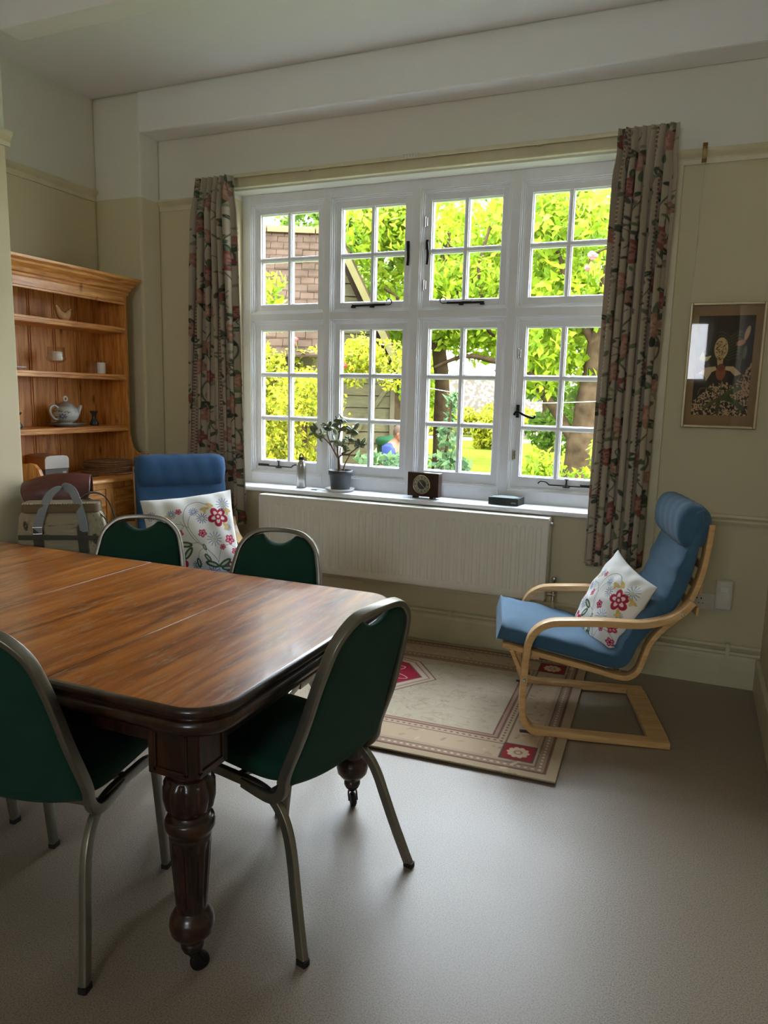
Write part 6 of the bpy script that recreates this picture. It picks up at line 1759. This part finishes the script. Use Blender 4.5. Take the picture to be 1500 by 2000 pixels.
# trees
tree('pale_leaved_tree', 'sunlit yellow-green tree filling the top of the second and third casements', (-4.1, 12.2, GZ), [(-4.1, 12.2, GZ), (-4.1, 12.2, 1.6), (-4.2, 12.1, 2.8), (-4.0, 12.0, 4.2)], 0.13,
     blobs_in(-5.4, -2.9, 11.2, 12.8, 2.5, 4.6, 30, 0.55, 11), 8000, 0.17, M['leafb'], 11, 'garden trees', limbs=[([(-4.15, 12.1, 2.2), (-4.7, 11.9, 3.0), (-5.2, 11.7, 3.4)], 0.05), ([(-4.1, 12.1, 2.5), (-3.5, 11.8, 3.3), (-3.1, 11.6, 3.9)], 0.05)])
tree('spreading_tree', 'spreading green tree with dark crooked branches above the flint wall', (-3.05, 11.0, GZ), [(-1.55, 11.0, GZ), (-1.6, 11.0, 1.1), (-2.1, 11.0, 1.9), (-2.9, 11.0, 2.5), (-3.6, 11.0, 3.1)], 0.13,
     blobs_in(-3.7, -1.9, 10.4, 11.6, 2.2, 4.3, 24, 0.42, 12), 5200, 0.13, M['leafb'], 12, 'garden trees',
     limbs=[([(-2.2, 11.0, 2.0), (-2.7, 10.9, 2.02), (-3.3, 10.9, 2.12), (-3.8, 10.9, 1.95)], 0.06), ([(-2.6, 11, 2.3), (-2.5, 11, 3.0), (-2.7, 11, 3.8)], 0.06), ([(-3.1, 11, 2.7), (-3.2, 11, 3.3), (-3.05, 11, 4.0)], 0.05)])
tree('broad_leaved_tree', 'big leaved tree with a thick trunk at the right of the window', (-1.10, 8.4, GZ), [(-1.22, 8.4, GZ), (-1.18, 8.4, 0.7), (-1.10, 8.4, 1.5), (-1.0, 8.4, 2.4), (-0.9, 8.4, 3.4)], 0.17,
     blobs_in(-2.0, -0.3, 7.8, 9.0, 1.75, 3.7, 30, 0.36, 13), 6000, 0.13, M['leafb'], 13, 'garden trees',
     limbs=[([(-1.15, 8.4, 0.9), (-1.42, 8.4, 1.3), (-1.75, 8.4, 1.75), (-2.0, 8.4, 2.2)], 0.07), ([(-1.05, 8.4, 2.0), (-1.4, 8.3, 2.7), (-1.6, 8.3, 3.3)], 0.05)])
tree('broad_leaved_tree', 'low hanging branch of leaves across the middle panes of the right casement', (-0.9, 9.4, GZ), [(-0.7, 9.4, GZ), (-0.75, 9.4, 1.2), (-1.2, 9.3, 1.9)], 0.10,
     blobs_in(-1.95, -0.5, 9.0, 9.8, 1.0, 1.95, 20, 0.27, 14), 3600, 0.11, M['leafg'], 14, 'garden trees')
tree('distant_tree', 'darker tree standing behind the tiled outbuilding roof', (-7.4, 15.0, GZ), [(-7.4, 15, GZ), (-7.4, 15, 2.5), (-7.3, 15, 4.0), (-7.0, 15, 5.4)], 0.16,
     blobs_in(-9.6, -6.2, 14.2, 15.8, 4.0, 6.0, 30, 0.62, 15), 6000, 0.18, M['leafg'], 15, 'garden trees', limbs=[([(-7.4, 15, 3.2), (-8.2, 14.8, 4.4), (-8.8, 14.8, 5.0)], 0.07)])
tree('distant_tree', 'pale tree beyond the lawn between the barn and the flint wall', (-7.6, 19, GZ), [(-7.6, 19, GZ), (-7.6, 19, 2.0), (-7.5, 19, 4.0)], 0.2,
     blobs_in(-9.0, -6.4, 18.2, 19.8, 0.9, 4.6, 26, 0.75, 16), 5000, 0.22, M['leafb'], 16, 'garden trees')
tree('distant_tree', 'tall bright tree rising behind the flint wall', (-9.0, 38, GZ), [(-9, 38, GZ), (-9, 38, 5), (-9, 38, 9)], 0.3,
     blobs_in(-13, -4.5, 36.5, 40, 4.2, 11.0, 44, 1.6, 17), 9000, 0.42, M['leafb'], 17, 'garden trees')
tree('distant_tree', 'tall green tree far back at the right of the garden', (-3.6, 20, GZ), [(-3.6, 20, GZ), (-3.6, 20, 3), (-3.5, 20, 6)], 0.25,
     blobs_in(-4.9, -0.8, 19, 21, 2.2, 7.2, 44, 0.85, 18), 9000, 0.26, M['leafg'], 18, 'garden trees')
tree('border_plants', 'sunny border of yellow plants along the foot of the flint wall', (-9.5, 31.5, GZ), None, 0,
     blobs_in(-13, -6.5, 32.0, 32.9, 0.1, 0.85, 34, 0.5, 19), 6000, 0.20, M['leafy'], 19, cat='border')
tree('grass_clump', 'tall clump of bright yellow grass at the far edge of the lawn', (-6.55, 25.5, GZ), None, 0,
     blobs_in(-7.2, -6.0, 25.2, 25.8, -0.1, 0.45, 12, 0.34, 20), 2600, 0.26, M['leafy'], 20, cat='grass')

tree('climbing_rose', 'climbing rose shoot reaching in beside the right curtain at the top', (-0.50, 6.0, GZ), [(-0.50, 6.0, GZ), (-0.50, 6.0, 1.2), (-0.54, 6.0, 2.2), (-0.66, 6.0, 2.62), (-0.84, 6.0, 2.60), (-0.87, 6.0, 2.51)], 0.010,
     [(-0.62, 6.0, 2.60, 0.12, 0.1, 0.12), (-0.82, 6.0, 2.46, 0.10, 0.1, 0.08), (-0.70, 6.0, 2.2, 0.1, 0.1, 0.16)], 110, 0.09, M['leafb'], 21, cat='climber')
# roses
rosem = mat('red_rose_petal', (170, 40, 44), 0.6); pinkm = mat('pink_rose_petal', (176, 96, 96), 0.6)
def rose_thing(x, y, z, m_, r, lab, grp):
    g = empty('rose_flower', (x, y, z)); tag(g, lab, 'flower', grp)
    f = MB()
    rs = random.Random(int(abs(x * 1000)))
    for k in range(14):
        d_ = Vector((rs.uniform(-1, 1), rs.uniform(-1, 1), rs.uniform(-0.6, 1))).normalized()
        f.ball(tuple(d_ * r * 0.45), r * 0.52, r * 0.5, r * 0.28, 8, 6, Matrix.Rotation(rs.uniform(-0.8, 0.8), 4, 'X'))
    f.build('petals', m_, g)
    f = MB(); f.tube([(0, 0, -r * 0.3), (0.01, 0.02, -r * 3.5)], 0.004, 6); f.build('stalk', M['leafg'], g)
rose_thing(-3.83, 6.62, 1.99, rosem, 0.035, 'red rose near the top of the golden shrub in the first casement', 'red garden roses')
rose_thing(-3.79, 6.60, 2.04, rosem, 0.030, 'second red rose just above the other in the golden shrub', 'red garden roses')
rose_thing(-3.42, 6.95, 1.80, rosem, 0.040, 'pinkish red rose against the barn wall in the second casement', 'red garden roses')
rose_thing(-1.30, 5.85, 0.88, rosem, 0.045, 'red rose at the lower left of the fourth casement', 'red garden roses')
rose_thing(-0.84, 6.0, 2.60, pinkm, 0.045, 'large pale pink rose high in the top right panes', 'pink roses up high')
rose_thing(-0.87, 6.0, 2.51, pinkm, 0.035, 'smaller pink rose hanging just below the large pale pink one', 'pink roses up high')
# clothes line
cl = empty('clothes_line', (-2.2, 8.0, 1.6)); tag(cl, 'thin white clothes line sagging across the garden', 'clothes line')
f = MB(); f.tube(catmull([Vector((-3.75, 8.1, 1.73)) - cl.location, Vector((-2.6, 8.0, 1.56)) - cl.location, Vector((-1.75, 8.0, 1.46)) - cl.location, Vector((-0.6, 8.0, 1.52)) - cl.location], 8), 0.0035, 6); f.build('line', M['ceramic'], cl)
# green water butt
wb_ = empty('green_water_butt', (-3.97, 9.99, GZ)); tag(wb_, 'green plastic water butt beside the barn behind the person', 'water butt')
gp = mat('green_plastic', (26, 74, 44), 0.4)
f = MB(); f.lathe([(0.28, 0), (0.30, 0.02), (0.36, 0.45), (0.365, 0.8), (0.34, 1.12)], 32); f.build('barrel', gp, wb_)
f = MB(); f.lathe([(0.37, 1.10), (0.375, 1.16), (0.34, 1.20), (0.1, 1.23), (0.0, 1.235)], 32, cap=False); f.build('lid', gp, wb_)
# log pile by the barn
for k, (dx, dz, L, r_) in enumerate(((0.0, 0.10, 0.9, 0.10), (0.22, 0.10, 0.8, 0.09), (0.11, 0.28, 0.85, 0.10), (0.30, 0.27, 0.7, 0.08), (0.2, 0.45, 0.8, 0.09), (0.10, 0.62, 0.7, 0.08))):
    g = empty('cut_log', LF(0.05 + dx * 1.3, 10.45, GZ + dz), A27)
    tag(g, ('cut log at the bottom left of the pile against the barn wall', 'cut log at the bottom right of the pile against the barn wall', 'cut log in the second row, left end of the barn wall pile', 'thin cut log in the second row, right end of the barn wall pile', 'cut log lying third from the ground on the barn wall pile', 'thin cut log topmost on the pile against the barn wall')[k], 'log', 'log pile by the barn')
    f = MB(); f.lathe([(r_ * 0.97, -L / 2), (r_, -L / 2 + 0.02), (r_ * 1.03, 0), (r_, L / 2 - 0.02), (r_ * 0.97, L / 2)], 14, Matrix.Rotation(PI / 2, 4, 'X')); f.build('bark', M['bark'], g)
    f = MB(); f.lathe([(0.001, 0), (r_ * 0.9, 0)], 14, Matrix.Translation((0, -L / 2 - 0.002, 0)) @ Matrix.Rotation(PI / 2, 4, 'X'), cap=False); f.build('cut_end', pale, g)

# ---- person working in the garden
def skin_mesh(name, verts, edges, radii, mat_, parent, root_i=0, sub=2):
    me = bpy.data.meshes.new(name); me.from_pydata([tuple(v) for v in verts], edges, [])
    o = bpy.data.objects.new(name, me); COL.objects.link(o); o.parent = parent
    o.modifiers.new('skin', 'SKIN')
    if not me.skin_vertices:
        me.attributes  # layer is made with the modifier
    for i, r_ in enumerate(radii):
        rr_ = r_ if isinstance(r_, tuple) else (r_, r_)
        me.skin_vertices[0].data[i].radius = rr_
    me.skin_vertices[0].data[root_i].use_root = True
    s = o.modifiers.new('sub', 'SUBSURF'); s.levels = sub; s.render_levels = sub
    me.materials.append(mat_)
    dg = bpy.context.evaluated_depsgraph_get()
    ev = o.evaluated_get(dg); m2 = bpy.data.meshes.new_from_object(ev); 
    o.modifiers.clear(); o.data = m2
    for p_ in m2.polygons: p_.use_smooth = True
    if not m2.materials: m2.materials.append(mat_)
    return o
pn = empty('person', (-3.96, 9.45, GZ), 0.0)
tag(pn, 'person in a blue top stooping in the garden beyond the second casement', 'person')
skinm = mat('skin', (150, 96, 72), 0.6); bluem = mat('blue_shirt', (44, 58, 112), 0.85); navy = mat('navy_trousers', (40, 46, 74), 0.85); hairm = mat('brown_hair', (92, 72, 58), 0.8)
# facing +x, bent forward
HV = [(-0.02, 0, 0.78), (0.01, 0, 0.91), (0.05, 0, 1.02), (0.09, 0, 1.11), (0.125, 0, 1.165),     # pelvis, waist, chest, shoulders, neck base
      (0.15, 0, 1.21), (0.185, 0, 1.27),                                                           # neck, head centre
      (0.09, 0.17, 1.08), (0.13, 0.20, 0.86), (0.32, 0.15, 0.76), (0.39, 0.13, 0.74),                 # left arm
      (0.09, -0.17, 1.08), (0.11, -0.20, 0.86), (0.30, -0.15, 0.78), (0.37, -0.13, 0.75),            # right arm
      (-0.02, 0.10, 0.74), (0.10, 0.11, 0.44), (0.0, 0.11, 0.09), (0.10, 0.12, 0.035),               # left leg
      (-0.02, -0.10, 0.74), (0.05, -0.11, 0.42), (-0.12, -0.11, 0.09), (-0.02, -0.12, 0.035)]
HE = [(0, 1), (1, 2), (2, 3), (3, 4), (4, 5), (5, 6), (3, 7), (7, 8), (8, 9), (9, 10), (3, 11), (11, 12), (12, 13), (13, 14), (0, 15), (15, 16), (16, 17), (17, 18), (0, 19), (19, 20), (20, 21), (21, 22)]
HR = [(0.15, 0.11), (0.135, 0.10), (0.15, 0.11), (0.11, 0.09), 0.06, 0.052, (0.075, 0.085), 0.06, 0.045, 0.032, 0.028, 0.06, 0.045, 0.032, 0.028, 0.085, 0.06, 0.038, 0.04, 0.085, 0.06, 0.038, 0.04]
body = skin_mesh('body', HV, HE, HR, skinm, pn)
SV = HV[:4] + [HV[4]] + [HV[7], HV[8], HV[9], HV[11], HV[12], HV[13]]
skin_mesh('shirt', SV, [(0, 1), (1, 2), (2, 3), (3, 4), (3, 5), (5, 6), (6, 7), (3, 8), (8, 9), (9, 10)], [(0.165, 0.125), (0.155, 0.115), (0.165, 0.125), (0.125, 0.105), 0.066, 0.075, 0.058, 0.042, 0.075, 0.058, 0.042], bluem, pn)
TV = [(-0.03, 0, 0.80)] + [HV[i] for i in (15, 16, 17, 19, 20, 21)]
skin_mesh('trousers', TV, [(0, 1), (1, 2), (2, 3), (0, 4), (4, 5), (5, 6)], [(0.17, 0.13), 0.10, 0.075, 0.055, 0.10, 0.075, 0.055], navy, pn)
f = MB(); HC = Matrix.Translation((0.20, 0, 1.285)) @ Matrix.Rotation(0.45, 4, 'Y')
f.ball((0, 0, 0), 0.098, 0.078, 0.115, 20, 14, HC); f.ball((0.098, 0, -0.012), 0.018, 0.014, 0.022, 10, 8, HC); f.ball((0.075, 0, -0.075), 0.03, 0.035, 0.03, 10, 8, HC)
for s in (-1, 1): f.ball((-0.005, s * 0.080, -0.01), 0.018, 0.010, 0.030, 10, 8, HC)
hd = f.build('head', skinm, pn)
f = MB(); f.box(0.082, 0.094, -0.022, 0.022, -0.060, -0.054, HC); f.build('mouth', mat('lips', (176, 96, 88), 0.6), hd)
for s in (-1, 1):
    f = MB(); f.ball((0.088, s * 0.032, 0.016), 0.009, 0.012, 0.008, 10, 6, HC); f.build('eye', M['rubber'], hd)
f = MB(); f.ball((-0.018, 0, 0.022), 0.098, 0.086, 0.108, 18, 12, HC); f.build('hair', hairm, hd)
for s, wr_ in ((1, HV[10]), (-1, HV[14])):
    f = MB(); w0 = Vector(wr_); f.ball(tuple(w0 + Vector((0.03, 0, -0.02))), 0.042, 0.036, 0.022, 10, 8)
    for k in range(4):
        y = -0.027 + 0.018 * k; L = (0.055, 0.065, 0.062, 0.048)[k]
        f.tube([w0 + Vector((0.05, y, -0.03)), w0 + Vector((0.05 + L * 0.55, y, -0.045)), w0 + Vector((0.05 + L * 0.7, y, -0.045 - L * 0.45))], 0.0085, 7)
    f.tube([w0 + Vector((0.015, -s * 0.03, -0.02)), w0 + Vector((0.045, -s * 0.055, -0.035)), w0 + Vector((0.07, -s * 0.050, -0.05))], 0.009, 7)
    f.build('hand', skinm, pn)
for s, ft in ((1, HV[18]), (-1, HV[22])):
    f = MB(); f.prism([(ft[0] - 0.13, 0.0), (ft[0] + 0.12, 0.0), (ft[0] + 0.11, 0.05), (ft[0] - 0.01, 0.09), (ft[0] - 0.12, 0.10)], 'y', ft[1] - 0.045, ft[1] + 0.045); f.build('shoe', M['rubber'], pn, bevel=0.012)
